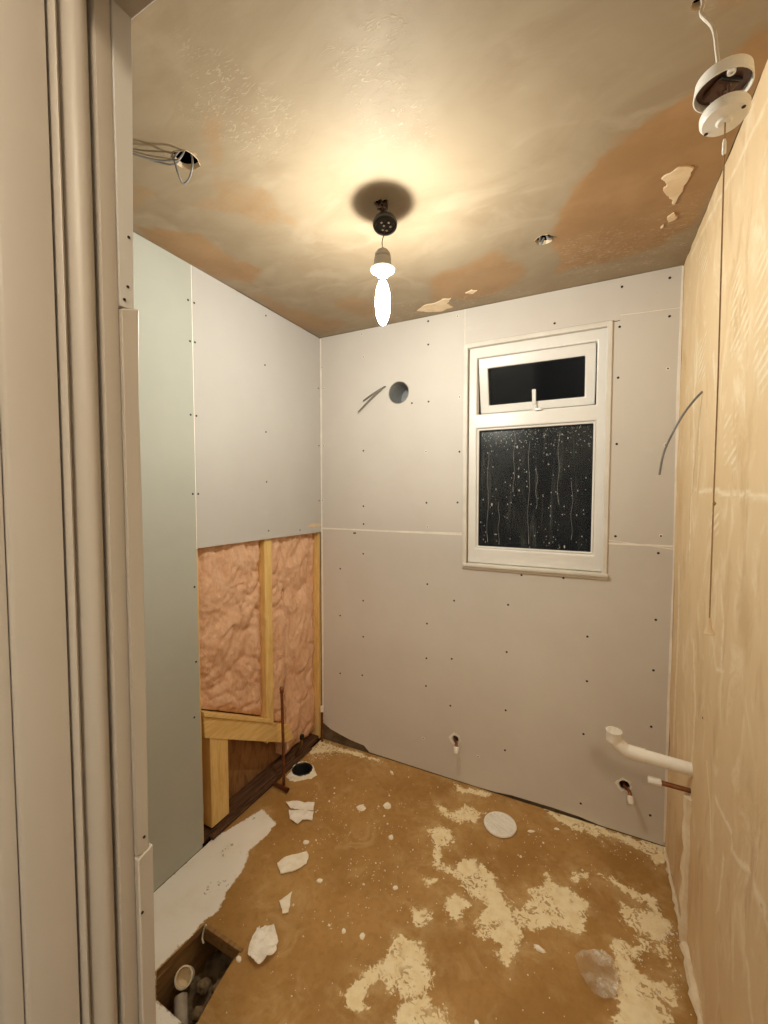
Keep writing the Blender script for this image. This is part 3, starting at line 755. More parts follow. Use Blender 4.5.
def right_attrs(u, v):
    wu = u + 0.03 * fbm(u, v, 14, 111); wv = v + 0.03 * fbm(u, v, 14, 131)
    k = np.zeros(u.shape)
    for soft, p in COMBS: k = np.maximum(k, smooth01(sdf(wu, wv, p) / soft + 0.5))
    g = np.zeros(u.shape)
    for wd, p in RIDGES:
        d_, _, _ = seg_dist(u + 0.015 * fbm(u, v, 20, 5), v + 0.015 * fbm(u, v, 20, 9), p, False)
        g = np.maximum(g, 1 - smooth01(d_ / (wd * 2)))
    return {'comb': k, 'ridge': g}
def right_disp(u, v):
    return 0.008 * fbm(u, v, 3, 141) + 0.004 * fbm(u * 2.2, v * 0.7, 9, 151)
wall_right = surface('wall_right', FRONT, 0.0, 0.0, H, 0.008, lambda u, v, w: (W + w, u, v), 'rightwall', right_attrs, right_disp, flip=True)
tag(wall_right, 'bare beige plaster wall with trowel smears and comb marks', 'wall', kind='structure')
obj('masonry', MB().box(W + 0.012, W + 0.1, FRONT - 0.13, 0.12, -0.02, H + 0.1), 'masonry', wall_right, smooth=False)
ch = MB()
pts = [(W - 0.002 + 0.002 * math.sin(k * 1.7), -0.418 + 0.004 * math.sin(k * 0.9), 0.50 - 0.50 * k / 14) for k in range(15)]
ch.tube(pts, [0.017 + 0.003 * math.sin(k * 2.1) for k in range(15)], 10)
obj('chase_filling', ch, 'chase', wall_right)
bd = MB()
rr = random.Random(12)
ys = np.linspace(-0.02, FRONT + 0.02, 90)
for s0, s1, k0 in [(0, 90, 1.0)]:
    pts = [(W - 0.004 + rr.uniform(-0.003, 0.002), y, 0.004 + rr.uniform(0, 0.004)) for y in ys]
    bd.tube(pts, [0.007 + rr.uniform(-0.003, 0.005) + (0.006 if -0.62 < y < -0.44 else 0) for y in ys], 7)
obj('plaster_bead', bd, 'chase', wall_right)
obj('nail_hole', MB().lathe([(0.004, 0), (0.002, 0.001)], (W - 0.003, -0.55, 0.83), 8, (-1, 0, 0)), 'steel_dark', wall_right)

# ---------------------------------------------------------------- door wall, frame and hall
wall_front = thing('wall_front', (0, FRONT, 0), 'door wall beside the camera with its plasterboard edge', 'wall', kind='structure')
obj('wall_core', MB().box(-0.12, 0.955, FRONT - 0.120, FRONT - 0.002, 0.0, H + 0.12), 'hall', wall_front, smooth=False)
obj('lintel', MB().box(0.955, W + 0.1, FRONT - 0.120, FRONT - 0.002, 2.03, H + 0.12), 'hall', wall_front, smooth=False)
obj('plasterboard_panel', MB().box(0.012, 0.955, FRONT - 0.0015, FRONT, 0.008, 2.399), 'board_grey', wall_front, smooth=False)
obj('plasterboard_edge', MB().prism([[(-1.7645, 1.692), (-1.7495, 1.692), (-1.7425, 2.02), (-1.7645, 2.02)]], 'x', 0.955, 0.986), 'board_white', wall_front, bevel=0.001)
obj('plasterboard_edge', MB().prism([[(-1.7645, 1.086), (-1.7500, 1.085), (-1.7485, 1.25), (-1.7475, 1.47), (-1.7480, 1.60), (-1.7455, 1.695), (-1.7645, 1.689)]], 'x', 0.955, 0.989), 'jambpaint', wall_front, bevel=0.0015)
obj('plasterboard_edge', MB().prism([[(-1.7645, 0.0), (-1.7480, 0.0), (-1.7490, 0.5), (-1.7480, 0.9), (-1.7465, 1.088), (-1.7645, 1.083)]], 'x', 0.955, 0.9905), 'jambpaint', wall_front, bevel=0.0015)
for z, y in [(1.768, -1.7535), (1.715, -1.756), (1.70, -1.760), (1.104, -1.7565), (1.02, -1.762)]:
    o = bpy.data.objects.new('screw', screw_mesh('screw', (1, 0, 0), 'steel_dark', 0.0016)); link(o, wall_front)
    o.location = (0.0 + (0.9865 if z > 1.69 else 0.9895 if z > 1.086 else 0.991), y - FRONT, z)

door = thing('door_1', (0.985, -1.81, 0), 'painted door frame at the left edge with a rounded moulding', 'door frame', kind='structure')
def vert(prof, z0, z1):
    return MB().prism([prof], 'z', z0, z1)
arch = [(0.905, -1.8800), (0.9745, -1.8800), (0.979, -1.8765), (0.979, -1.8665), (0.905, -1.8665)]
obj('architrave', vert(arch, 0.0, 2.07), 'jambpaint', door, angle=60)
jamb = [(0.957, -1.865), (0.982, -1.865), (0.985, -1.862), (0.985, -1.8245), (0.983, -1.8235), (0.957, -1.8235)]
obj('jamb', vert(jamb, 0.0, 2.0), 'jambpaint', door, angle=50)
fil = [(0.957, -1.8205), (0.9885, -1.8205), (0.990, -1.8185), (0.9885, -1.8165), (0.957, -1.8165)]
obj('fillet', vert(fil, 0.0, 2.0), 'jambpaint', door, angle=60)
roll = [(0.957, -1.8155)] + [(0.9740 + 0.0190 * math.sin(math.pi * k / 14) ** 0.8, -1.8155 + 0.0325 * k / 14) for k in range(15)] + [(0.957, -1.783)]
obj('moulding', vert(roll, 0.0, 2.0), 'jambpaint', door, angle=60)
stop = [(0.957, -1.7825), (0.9835, -1.7825), (0.9855, -1.781), (0.9855, -1.767), (0.984, -1.765), (0.957, -1.765)]
obj('stop', vert(stop, 0.0, 2.0), 'jambpaint', door, angle=50)
obj('head', MB().box(0.957, W, -1.865, -1.742, 2.0005, 2.03), 'jambpaint', door, bevel=0.002)
obj('jamb', MB().box(W - 0.02, W + 0.03, -1.865, -1.748, 0.0, 2.0), 'jambpaint', door, bevel=0.002)
obj('architrave', MB().box(0.905, W + 0.1, -1.8800, -1.8665, 2.0705, 2.14), 'jambpaint', door, bevel=0.003)
hy0, hy1 = -3.1, -1.873
for nm, b in [('wall_hall_left', (-0.42, -0.32, hy0, hy1, 0, 2.5)), ('wall_hall_right', (2.3, 2.4, hy0, hy1, 0, 2.5)), ('wall_hall_far', (-0.42, 2.4, hy0 - 0.1, hy0, 0, 2.5))]:
    tag(obj(nm, MB().box(*b), 'hall', smooth=False), 'plain grey hall wall outside the doorway, ' + {'wall_hall_left': 'left side', 'wall_hall_right': 'right side', 'wall_hall_far': 'behind the camera'}[nm], 'wall', kind='structure')
tag(obj('floor_hall', MB().box(-0.42, 2.4, hy0 - 0.1, hy1, -0.05, -0.001), 'hall_floor', smooth=False), 'brown hall floor outside the doorway', 'floor', kind='structure')
tag(obj('ceiling_hall', MB().box(-0.42, 2.4, hy0 - 0.1, hy1, 2.5, 2.55), 'hall', smooth=False), 'plain hall ceiling outside the doorway', 'ceiling', kind='structure')

# ================================================================== THINGS
# ---------------------------------------------------------------- fill lamp added unseen behind the camera, lifts door frame and lower walls
m = Mat('fill_opal_glow', 0.4, 0.3)
m.color((0.9, 0.88, 0.84))
m.put(m.b.inputs['Emission Color'], (1.0, 0.84, 0.62))
m.b.inputs['Emission Strength'].default_value = HALL_FILL_STRENGTH
MT['opal'] = m.m
HLX, HLY = 1.78, -2.74
hl = thing('hall_fill_lamp', (HLX, HLY, 2.5), 'unseen added fill lamp on the hall ceiling outside the doorway', 'lamp')
obj('backplate', MB().lathe([(0.0001, 0), (0.20, 0), (0.205, -0.02), (0.198, -0.03), (0.0001, -0.03)], (HLX, HLY, 2.5), 32), 'white_plastic', hl)
obj('shade', MB().lathe([(0.19, -0.0305), (0.192, -0.045), (0.165, -0.085), (0.10, -0.110), (0.0001, -0.118)], (HLX, HLY, 2.5), 32), 'opal', hl)

# ---------------------------------------------------------------- pendant lamp
px, py = 0.835, -0.843
lamp = thing('pendant_lamp', (px, py, H), 'bare glowing bulb in white holder hanging by wires from the ceiling', 'lamp')
k = MB()
for i in range(5):
    a = i * 1.3
    k.tube(smooth_path([(px + 0.004 * math.cos(a), py + 0.004 * math.sin(a), H + 0.03), (px + 0.014 * math.cos(a + 1), py + 0.014 * math.sin(a + 1), H - 0.004), (px + 0.016 * math.cos(a + 2.2), py + 0.014 * math.sin(a + 2.2), H - 0.016), (px + 0.004 * math.cos(a + 3), py + 0.004 * math.sin(a + 3), H - 0.022)], 4), 0.0032, 6)
obj('wire_knot', k, 'wire_brown', lamp)
k = MB()
for i, (dx, dy) in enumerate([(-0.009, 0), (0.002, 0.004), (0.010, -0.002)]):
    k.tube(smooth_path([(px + dx, py + dy, H - 0.015), (px + dx * 1.4 + 0.003, py + dy, H - 0.035), (px + dx + 0.006, py + dy, H - 0.062)], 4), 0.0016, 6)
obj('supply_wire', k, 'cable_grey', lamp)
ax = Vector((0.12, -0.22, -1)).normalized()
cdisc = Vector((px + 0.008, py, H - 0.064))
disc = obj('terminal_plate', MB().lathe([(0.0001, -0.014), (0.022, -0.014), (0.036, -0.007), (0.039, 0.002), (0.037, 0.008), (0.030, 0.010), (0.028, 0.005), (0.0001, 0.005)], cdisc, 28, ax), 'black_plastic', lamp)
q = Vector((0, 0, 1)).rotation_difference(ax)
for dx, dy in [(-0.016, 0.006), (0.0, -0.014), (0.015, 0.008), (0.003, 0.017), (-0.004, 0.0), (0.012, -0.010)]:
    c0 = cdisc + q @ Vector((dx, dy, 0.005))
    obj('terminal', MB().lathe([(0.0042, 0), (0.0038, 0.005), (0.0015, 0.006)], c0, 10, ax), 'chrome', disc)
k = MB()
k.tube(smooth_path([cdisc + ax * 0.005 + Vector((-0.004, 0, 0)), (px + 0.006, py, H - 0.09), (px - 0.002, py, H - 0.115), (px, py, H - 0.14)], 5), 0.0014, 6)
obj('flex', k, 'wire_brown', lamp)
LZ = H - 0.138
obj('holder_cap', MB().lathe([(0.0001, 0.0), (0.008, 0.0), (0.017, -0.006), (0.0245, -0.016), (0.0255, -0.024), (0.022, -0.030), (0.0001, -0.030)], (px, py, LZ), 28), 'holder', lamp)
sk = [(0.0001, -0.0305), (0.026, -0.0305), (0.0275, -0.034), (0.0265, -0.054), (0.037, -0.060), (0.039, -0.064), (0.037, -0.068), (0.022, -0.069), (0.020, -0.078), (0.017, -0.084), (0.0001, -0.084)]
obj('holder_skirt', MB().lathe(sk, (px, py, LZ), 32), 'holder', lamp)
obj('bulb_cap', MB().lathe([(0.010, -0.0845), (0.011, -0.088), (0.010, -0.098), (0.012, -0.102), (0.0001, -0.102)], (px, py, LZ), 20), 'chrome', lamp)
bp = [(0.0001, -0.1025), (0.011, -0.1028), (0.0155, -0.110), (0.0195, -0.124), (0.0225, -0.145), (0.0235, -0.170), (0.0215, -0.200), (0.0165, -0.218), (0.0110, -0.230), (0.005, -0.235), (0.0001, -0.236)]
obj('bulb', MB().lathe(bp, (px, py, LZ), 28), 'bulb', lamp)
fl_ = bpy.data.lights.new('filament', 'POINT')
fl_.energy = BULB_WATTS
fl_.color = BULB_COLOR
fl_.shadow_soft_size = 0.010
fo = link(bpy.data.objects.new('filament', fl_), lamp)
fo.location = (0, 0, LZ - 0.190 - H)

# ---------------------------------------------------------------- pull-cord switch
sx, sy = 1.632, -1.106
sw = thing('pull_switch', (1.60, -1.058, H), 'white round pull-cord switch dangling open beside the right wall', 'light switch')
obj('cable', MB().tube(smooth_path([(1.596, -1.058, H + 0.03), (1.602, -1.066, H - 0.012), (1.597, -1.083, 2.355), (1.612, -1.098, 2.31), (1.616, -1.114, 2.25), (1.620, -1.112, 2.216)], 6), 0.0032, 8), 'cable_white', sw)
ax1 = Vector((-0.03, -0.05, -1)).normalized()
c1 = Vector((sx - 0.004, sy + 0.002, 2.216))
b1 = obj('base', MB().lathe([(0.0001, 0.0), (0.036, 0.0), (0.040, 0.003), (0.042, 0.024), (0.0402, 0.025), (0.0385, 0.010), (0.0001, 0.010)], c1, 40, ax1), 'white_plastic', sw)
q1 = Vector((0, 0, 1)).rotation_difference(ax1)
def rot_box(c, q_, x0, x1, y0, y1, z0, z1):
    mb = MB().box(x0, x1, y0, y1, z0, z1)
    mb.v = [tuple(Vector(c) + q_ @ Vector(p)) for p in mb.v]
    return mb
obj('inner_plate', MB().lathe([(0.0001, 0.0105), (0.0380, 0.0105), (0.0380, 0.013), (0.0001, 0.013)], c1, 32, ax1), 'brown_plastic', b1)
obj('mechanism', rot_box(c1, q1, -0.026, 0.012, -0.020, 0.018, 0.0131, 0.021), 'brown_plastic', b1, bevel=0.004)
obj('contact_bar', rot_box(c1, q1, 0.0125, 0.016, -0.022, 0.018, 0.0131, 0.020), 'black_plastic', b1, bevel=0.001)
for dx, dy in [(-0.030, -0.010), (0.029, 0.010)]:
    cc = c1 + q1 @ Vector((dx, dy, 0.0131))
    obj('screw_post', MB().lathe([(0.0065, 0), (0.006, 0.011), (0.0025, 0.011), (0.0025, 0.004), (0.0001, 0.004)], cc, 14, ax1), 'white_plastic', b1)
k = MB()
for dx in (-0.012, 0.0, 0.010):
    k.tube(smooth_path([c1 + q1 @ Vector((dx, -0.006, 0.022)), c1 + q1 @ Vector((dx * 1.4 + 0.006, 0.006, 0.036)), Vector((sx + dx * 0.6, sy + 0.008, 2.156))], 5), 0.0018, 6)
obj('switch_wire', k, 'wire_brown', sw)
ax2 = Vector((-0.02, -0.10, -1)).normalized()
c2 = Vector((sx - 0.001, sy + 0.002, 2.158))
cv = obj('cover', MB().lathe([(0.0001, 0.0), (0.034, 0.0), (0.0355, 0.003), (0.0350, 0.012), (0.031, 0.017), (0.012, 0.019), (0.009, 0.022), (0.0001, 0.022)], c2, 40, ax2), 'white_plastic', sw)
q2 = Vector((0, 0, 1)).rotation_difference(ax2)
for dx, dy in [(-0.027, -0.008), (0.027, 0.007)]:
    obj('screw_hole', MB().lathe([(0.0032, 0), (0.0030, 0.0008), (0.0001, 0.0004)], c2 + q2 @ Vector((dx, dy, 0.0175)), 10, ax2), 'steel_dark', cv)
obj('cord_sleeve', MB().lathe([(0.0022, 0), (0.0032, 0.003), (0.0030, 0.020), (0.0018, 0.026)], (sx, sy, 2.083), 12), 'white_plastic', sw)
cord = MB().tube([(sx, sy, 2.145), (sx + 0.001, sy, 2.0), (sx + 0.003, sy, 1.7), (sx + 0.003, sy + 0.001, 1.5), (sx + 0.003, sy, 1.256)], 0.0013, 6)
obj('cord', cord, 'cord', sw)
obj('cord_knot', MB().lathe([(0.0008, -0.004), (0.003, 0), (0.0008, 0.004)], (sx + 0.004, sy, 1.475), 8), 'cord', sw)
obj('pull', MB().lathe([(0.0024, 0.030), (0.0030, 0.024), (0.0040, 0.014), (0.0072, 0.004), (0.0085, 0.001), (0.0080, 0.0), (0.0001, 0.0)], (sx + 0.003, sy, 1.236), 18), 'flake', sw)

# ---------------------------------------------------------------- loose cables
def cable(name, paths, r, mat, label, group=None):
    p0 = paths[0][0]
    if len(paths) == 1:
        return tag(obj(name, MB().tube(smooth_path(paths[0], 7), r, 8), mat, base=p0), label, 'cable', group)
    t = thing(name, p0, label, 'cable', group)
    for p in paths: obj('strand', MB().tube(smooth_path(p, 7), r, 8), mat, t)
    return t
cable('electric_cable', [[(0.430, -0.0015, 2.071), (0.418, -0.018, 2.060), (0.37, -0.030, 2.02), (0.275, -0.028, 1.945)], [(0.424, -0.0015, 2.072), (0.405, -0.014, 2.058), (0.35, -0.020, 2.030), (0.298, -0.012, 2.006)]], 0.0036, 'cable_grey', 'grey twin cable ends poking out beside the round vent hole')
cable('electric_cable', [[(W - 0.002, -0.400, 1.816), (1.724, -0.395, 1.787), (1.692, -0.39, 1.733), (1.656, -0.37, 1.639), (1.644, -0.36, 1.556)]], 0.0034, 'cable_grey', 'single grey cable curling out of the beige right wall')
cable('ceiling_cable', [[(0.440, -1.238, H + 0.03), (0.432, -1.252, H - 0.008), (0.412, -1.262, 2.386), (0.375, -1.285, 2.384), (0.33, -1.330, 2.388), (0.30, -1.39, 2.39)],
                        [(0.425, -1.240, H + 0.03), (0.420, -1.262, H - 0.010), (0.432, -1.268, 2.37), (0.436, -1.262, 2.345), (0.432, -1.244, 2.331), (0.450, -1.238, 2.345), (0.470, -1.244, 2.372), (0.448, -1.232, H + 0.02)],
                        [(0.415, -1.232, H + 0.02), (0.402, -1.246, 2.390), (0.375, -1.268, 2.388), (0.335, -1.315, 2.391), (0.30, -1.36, 2.393)]], 0.0026, 'cable_grey', 'looped grey cables hanging from ceiling hole near the left wall')
cable('ceiling_cable', [[(1.262, -0.425, H + 0.03), (1.256, -0.430, H - 0.006), (1.262, -0.440, H - 0.022), (1.270, -0.436, H - 0.004)], [(1.276, -0.425, H + 0.03), (1.282, -0.432, H - 0.004), (1.296, -0.428, H - 0.006), (1.29, -0.416, H + 0.01)]], 0.0042, 'cable_grey', 'short cable end in small ceiling hole in front of the window')

# ---------------------------------------------------------------- vent duct
vd = thing('vent_duct', (VENT[0], 0.002, VENT[1]), 'round grey extractor duct set in the back wall', 'duct')
obj('sleeve', MB().lathe([(0.0595, 0.0), (0.0595, 0.30), (0.0565, 0.30), (0.0565, 0.0), (0.0595, 0.0)], (VENT[0], 0.001, VENT[1]), 32, (0, 1, 0), close=False), 'grey_plastic', vd)
obj('back_flap', MB().lathe([(0.0001, 0), (0.0555, 0.0), (0.0555, 0.004), (0.0001, 0.004)], (VENT[0], 0.16, VENT[1]), 24, (0, 1, 0.12)), 'grey_plastic', vd)

# ---------------------------------------------------------------- pipes
cp = thing('copper_pipe', (0.064, -0.436, 0.0), 'thin upright copper pipe rising from the floor before the insulation', 'pipe')
obj('tube', MB().tube([(0.068, -0.436, -0.06), (0.066, -0.436, 0.2), (0.061, -0.437, 0.50)], 0.0075, 12), 'copper', cp)
obj('end_fitting', MB().lathe([(0.0085, 0), (0.011, 0.004), (0.010, 0.018), (0.012, 0.022), (0.009, 0.032), (0.004, 0.036), (0.0001, 0.036)], (0.061, -0.437, 0.485), 12), 'copper', cp)
cp2 = tag(obj('copper_elbow', MB().tube(smooth_path([(0.020, -0.452, 0.010), (0.045, -0.455, 0.012), (0.075, -0.458, 0.012), (0.100, -0.460, 0.011)], 3), 0.0095, 12), 'copper', base=(0.06, -0.456, 0.0)), 'short dark copper stub lying at the foot of the copper pipe', 'pipe')
obj('collar', MB().lathe([(0.0125, 0), (0.0125, 0.014), (0.0096, 0.014), (0.0096, 0.0)], (0.098, -0.460, 0.0125), 12, (1, -0.05, 0)), 'copper', cp2)
cp3 = thing('copper_pipe', (0.016, -0.026, 0.0), 'short dark pipe standing in the corner by the window wall', 'pipe')
obj('tube', MB().tube([(0.016, -0.026, -0.03), (0.016, -0.026, 0.185)], 0.0075, 12), 'copper', cp3)
obj('end_fitting', MB().lathe([(0.010, 0), (0.0105, 0.03), (0.007, 0.034), (0.0001, 0.034)], (0.016, -0.026, 0.183), 12), 'chip', cp3)
vv = thing('pipe_valve', (0.030, -0.245, 0.09), 'small capped valve leaning in the corner above the drain', 'valve')
obj('body', MB().tube([(-0.014, -0.235, 0.03), (0.030, -0.245, 0.11), (0.036, -0.246, 0.15)], [0.008, 0.009, 0.008], 12), 'brass', vv)
obj('cap', MB().lathe([(0.012, 0), (0.013, 0.016), (0.010, 0.022), (0.0001, 0.022)], (0.034, -0.246, 0.14), 12, (0.2, 0, 1)), 'steel_dark', vv)
sp_ = thing('soil_pipe', (*SOIL_C, 0.0), 'open round waste drain in the floor ringed with pale mortar', 'drain')
obj('socket', MB().lathe([(0.055, -0.16), (0.055, 0.012), (0.052, 0.016), (0.048, 0.012), (0.047, -0.16)], (*SOIL_C, 0), 32, close=False), 'black_plastic', sp_)
obj('shade_disc', MB().lathe([(0.0001, -0.115), (0.047, -0.115), (0.047, -0.125), (0.0001, -0.125)], (*SOIL_C, 0), 28), 'black_plastic', sp_)  # black here and on the socket paints in the shade inside the drain
mr = MB()
rr = random.Random(21)
n = 40
ring_in = circle(*SOIL_C, 0.0555, n)
outr = [0.066 + 0.010 * math.sin(3 * a + 1) + rr.uniform(-0.004, 0.006) + (0.012 if math.cos(a - R(-55)) > 0.3 else 0) for a in [2 * math.pi * k / n for k in range(n)]]
vs_ = [(x, y, 0.012 + rr.uniform(-0.002, 0.004)) for x, y in ring_in]
vs_ += [(SOIL_C[0] + (0.0555 + (o_ - 0.0555) * 0.55) * math.cos(2 * math.pi * k / n), SOIL_C[1] + (0.0555 + (o_ - 0.0555) * 0.55) * math.sin(2 * math.pi * k / n), 0.011 + rr.uniform(-0.002, 0.004)) for k, o_ in enumerate(outr)]
vs_ += [(SOIL_C[0] + o_ * math.cos(2 * math.pi * k / n), SOIL_C[1] + o_ * math.sin(2 * math.pi * k / n), -0.003) for k, o_ in enumerate(outr)]
fs_ = [(r0 * n + k, r0 * n + (k + 1) % n, (r0 + 1) * n + (k + 1) % n, (r0 + 1) * n + k) for r0 in range(2) for k in range(n)]
mr.add(vs_, fs_)
obj('mortar_ring', mr, 'chip', sp_)

wp = thing('waste_pipe', (W, -0.411, 0.594), 'white plastic waste pipe with upturned socket on the right wall', 'pipe')
obj('run', MB().tube([(W + 0.02, -0.411, 0.588), (1.600, -0.411, 0.598)], 0.0205, 24), 'pipe_white', wp)
obj('bend', MB().tube(smooth_path([(1.620, -0.411, 0.597), (1.580, -0.411, 0.599), (1.560, -0.411, 0.603), (1.535, -0.411, 0.621), (1.526, -0.411, 0.634)], 5), 0.0225, 24), 'pipe_white', wp)
sock = [(0.0205, -0.004), (0.0245, 0.0), (0.0250, 0.030), (0.0262, 0.032), (0.0262, 0.036), (0.0225, 0.036), (0.0220, 0.004), (0.0001, 0.004)]
obj('socket', MB().lathe(sock, (1.526, -0.411, 0.626), 28), 'pipe_white', wp)
cs = thing('capped_copper_pipe', (W, -0.411, 0.518), 'copper pipe end with white cap under the white waste pipe', 'pipe')
obj('tube', MB().tube([(W + 0.02, -0.411, 0.516), (1.655, -0.411, 0.518)], 0.0078, 14), 'copper', cs)
obj('cap', MB().lathe([(0.0001, 0), (0.011, 0), (0.0125, 0.003), (0.0125, 0.030), (0.0115, 0.038), (0.008, 0.039)], (1.630, -0.411, 0.518), 18, (1, 0, 0)), 'white_plastic', cs)
for (x, z), ox, lab in ((STUB1, 0.024, 'small white-capped pipe end low on the wall below the window'), (STUB2, 0.026, 'small white-capped pipe end near the right-hand corner')):
    t = thing('capped_pipe_end', (x, 0.02, z), lab, 'pipe', 'capped pipe ends in the back wall')
    obj('tube', MB().tube(smooth_path([(x, 0.09, z + 0.002), (x, 0.0, z), (x + ox * 0.6, -0.030, z - 0.002), (x + ox * 0.75, -0.050, z - 0.016)], 4), 0.0075, 12), 'copper', t)
    obj('cap', MB().lathe([(0.009, 0), (0.0125, 0.003), (0.0130, 0.018), (0.0095, 0.030), (0.0001, 0.033)], (x + ox * 0.72, -0.046, z - 0.010), 16, (0.1, -0.45, -1)), 'white_plastic', t)
    obj('filler_ring', MB().prism([ragged(x, z, 0.030, 16, 0.5, 40), circle(x, z, 0.0215, 16)], 'y', -0.002, 0.0006), 'filler', t)

# ---------------------------------------------------------------- drain cover lying on the floor
dc = thing('drain_cover', (1.101, -0.197, 0.002), 'round white slatted cover lying flat on the floor below the window', 'cover')
obj('rim', MB().lathe([(0.061, 0.002), (0.0705, 0.0), (0.0720, 0.004), (0.0705, 0.009), (0.064, 0.010), (0.061, 0.008), (0.061, 0.002)], (1.101, -0.197, 0.001), 40, close=False), 'white_plastic', dc)
obj('plate', MB().lathe([(0.0001, 0.001), (0.0615, 0.001), (0.0615, 0.004), (0.0001, 0.004)], (1.101, -0.197, 0.001), 36), 'white_plastic', dc)
ca, sa = math.cos(R(-28)), math.sin(R(-28))
for i in range(-3, 4):
    off = i * 0.0155
    ln = math.sqrt(0.0605 ** 2 - off ** 2) - 0.001
    mb = MB().box(-ln, ln, off - 0.0045, off + 0.0045, 0.0041, 0.0085)
    mb.v = [(1.101 + x * ca - y * sa, -0.197 + x * sa + y * ca, z + 0.001) for x, y, z in mb.v]
    obj('slat', mb, 'white_plastic', dc, bevel=0.001)

# ---------------------------------------------------------------- debris on the floor
FZ = 0.0015
def sheet(name, poly, label, cat, mat, lift=0.006, seed=0, thick=0.0012, group=None, cell=0.008):
    """crumpled scrap with the given outline: an uneven sheet with real thickness"""
    xs, ys_ = [p[0] for p in poly], [p[1] for p in poly]
    n = max(6, int((max(xs) - min(xs)) / cell)); m_ = max(6, int((max(ys_) - min(ys_)) / cell))
    bm = bmesh.new()
    loop = []
    for i in range(len(poly)):
        a, b = Vector((*poly[i], 0)), Vector((*poly[(i + 1) % len(poly)], 0))
        k = max(1, int((b - a).length / cell))
        for j in range(k):
            p = a.lerp(b, j / k)
            w_ = mnoise.noise_vector(p * 70 + Vector((seed, 0, 0))) * 0.003
            loop.append(bm.verts.new((p.x + w_.x, p.y + w_.y, 0)))
    f = bm.faces.new(loop)
    bmesh.ops.triangulate(bm, faces=[f])
    bmesh.ops.subdivide_edges(bm, edges=[e for e in bm.edges if e.calc_length() > cell * 1.6], cuts=2, use_grid_fill=True)
    bmesh.ops.triangulate(bm, faces=bm.faces[:])
    bmesh.ops.subdivide_edges(bm, edges=[e for e in bm.edges if e.calc_length() > cell * 1.6], cuts=1, use_grid_fill=True)
    bmesh.ops.triangulate(bm, faces=bm.faces[:])
    for v in bm.verts:
        p = Vector((v.co.x * 26 + seed * 3.1, v.co.y * 26, seed))
        v.co.z = FZ + lift * (0.5 + 0.5 * mnoise.noise(p)) + lift * 0.5 * abs(mnoise.noise(p * 2.3))
    top = bm.faces[:]
    ext = bmesh.ops.extrude_face_region(bm, geom=top)
    for v in [g for g in ext['geom'] if isinstance(g, bmesh.types.BMVert)]: v.co.z += thick
    bmesh.ops.recalc_face_normals(bm, faces=bm.faces)
    c = Vector((sum(xs) / len(xs), sum(ys_) / len(ys_), 0))
    bmesh.ops.translate(bm, verts=bm.verts, vec=-c)
    me = bpy.data.meshes.new(name)
    bm.to_mesh(me); bm.free()
    me.materials.append(MT[mat])
    me.polygons.foreach_set('use_smooth', [True] * len(me.polygons))
    me.set_sharp_from_angle(angle=R(30))
    o = bpy.data.objects.new(name, me)
    link(o); o.location = c
    BASE[o.name] = tuple(c)
    return tag(o, label, cat, group)
G = 'scraps and chips on the chipboard floor'
sheet('paper_scrap', [(0.150, -0.522), (0.19, -0.492), (0.235, -0.486), (0.275, -0.462), (0.30, -0.505), (0.25, -0.524), (0.20, -0.545)], 'torn white paper scrap nearest the open wall drain', 'scrap', 'paper', 0.010, 1, group=G)
sheet('paper_scrap', [(0.195, -0.555), (0.25, -0.530), (0.305, -0.512), (0.332, -0.556), (0.29, -0.572), (0.285, -0.602), (0.235, -0.595)], 'ragged white scrap just in front of the one by the drain', 'scrap', 'paper', 0.010, 2, group=G)
sheet('board_scrap', [(0.335, -0.798), (0.348, -0.758), (0.41, -0.7), (0.428, -0.712), (0.443, -0.744), (0.424, -0.786), (0.379, -0.827)], 'white four-sided scrap beside the white floor strip', 'scrap', 'chip', 0.004, 3, 0.004, group=G)
sheet('board_scrap', [(0.448, -0.914), (0.466, -0.866), (0.503, -0.931), (0.49, -0.945)], 'small white triangular scrap above the floor hole', 'scrap', 'chip', 0.004, 4, 0.003, group=G)
sheet('crumpled_paper', [(0.465, -1.007), (0.50, -1.004), (0.54, -1.025), (0.556, -1.055), (0.548, -1.081), (0.528, -1.110), (0.481, -1.104), (0.462, -1.07), (0.455, -1.03)], 'crumpled pale paper lump right of the floor hole', 'scrap', 'paper', 0.030, 5, 0.002, group=G, cell=0.006)
sheet('plastic_film', [(1.420, -0.640), (1.44, -0.61), (1.468, -0.599), (1.504, -0.585), (1.53, -0.60), (1.545, -0.65), (1.532, -0.700), (1.50, -0.725), (1.468, -0.722), (1.440, -0.69)], 'crumpled clear plastic film on the floor near the right wall', 'plastic film', 'film', 0.022, 6, 0.001, group=G, cell=0.006)
CH = [(0.595, -0.318, 0.024, 'white plaster chip below the capped pipe end, larger of two'), (0.49, -0.388, 0.026, 'flat white plaster chip left of the other chip by the drain'), (0.776, -0.88, 0.013, 'small bright plaster chip above the large foreground spill'), (0.803, -0.676, 0.013, 'small plaster chip left of the middle spill'), (1.23, -0.17, 0.017, 'pale splinter just right of the round white cover'), (1.331, -0.106, 0.014, 'thin pale splinter by the back wall gap'), (1.315, -0.656, 0.020, 'pale curled shaving in front of the right-hand spill'), (0.71, -0.894, 0.010, 'tiny round plaster crumb left of the foreground spill'), (1.177, -0.937, 0.010, 'tiny pale crumb at the bottom edge of the photo'), (0.516, -0.098, 0.018, 'thin pale chip near the back wall left of the pipe end'), (0.375, -0.66, 0.016, 'small white chip between the paper scraps and four-sided scrap'), (0.53, -0.78, 0.014, 'small white chip right of the four-sided scrap'), (0.455, -1.118, 0.012, 'white crumb on the edge of the floor hole'), (0.69, -0.472, 0.015, 'curved plaster crumb in the middle of the floor')]
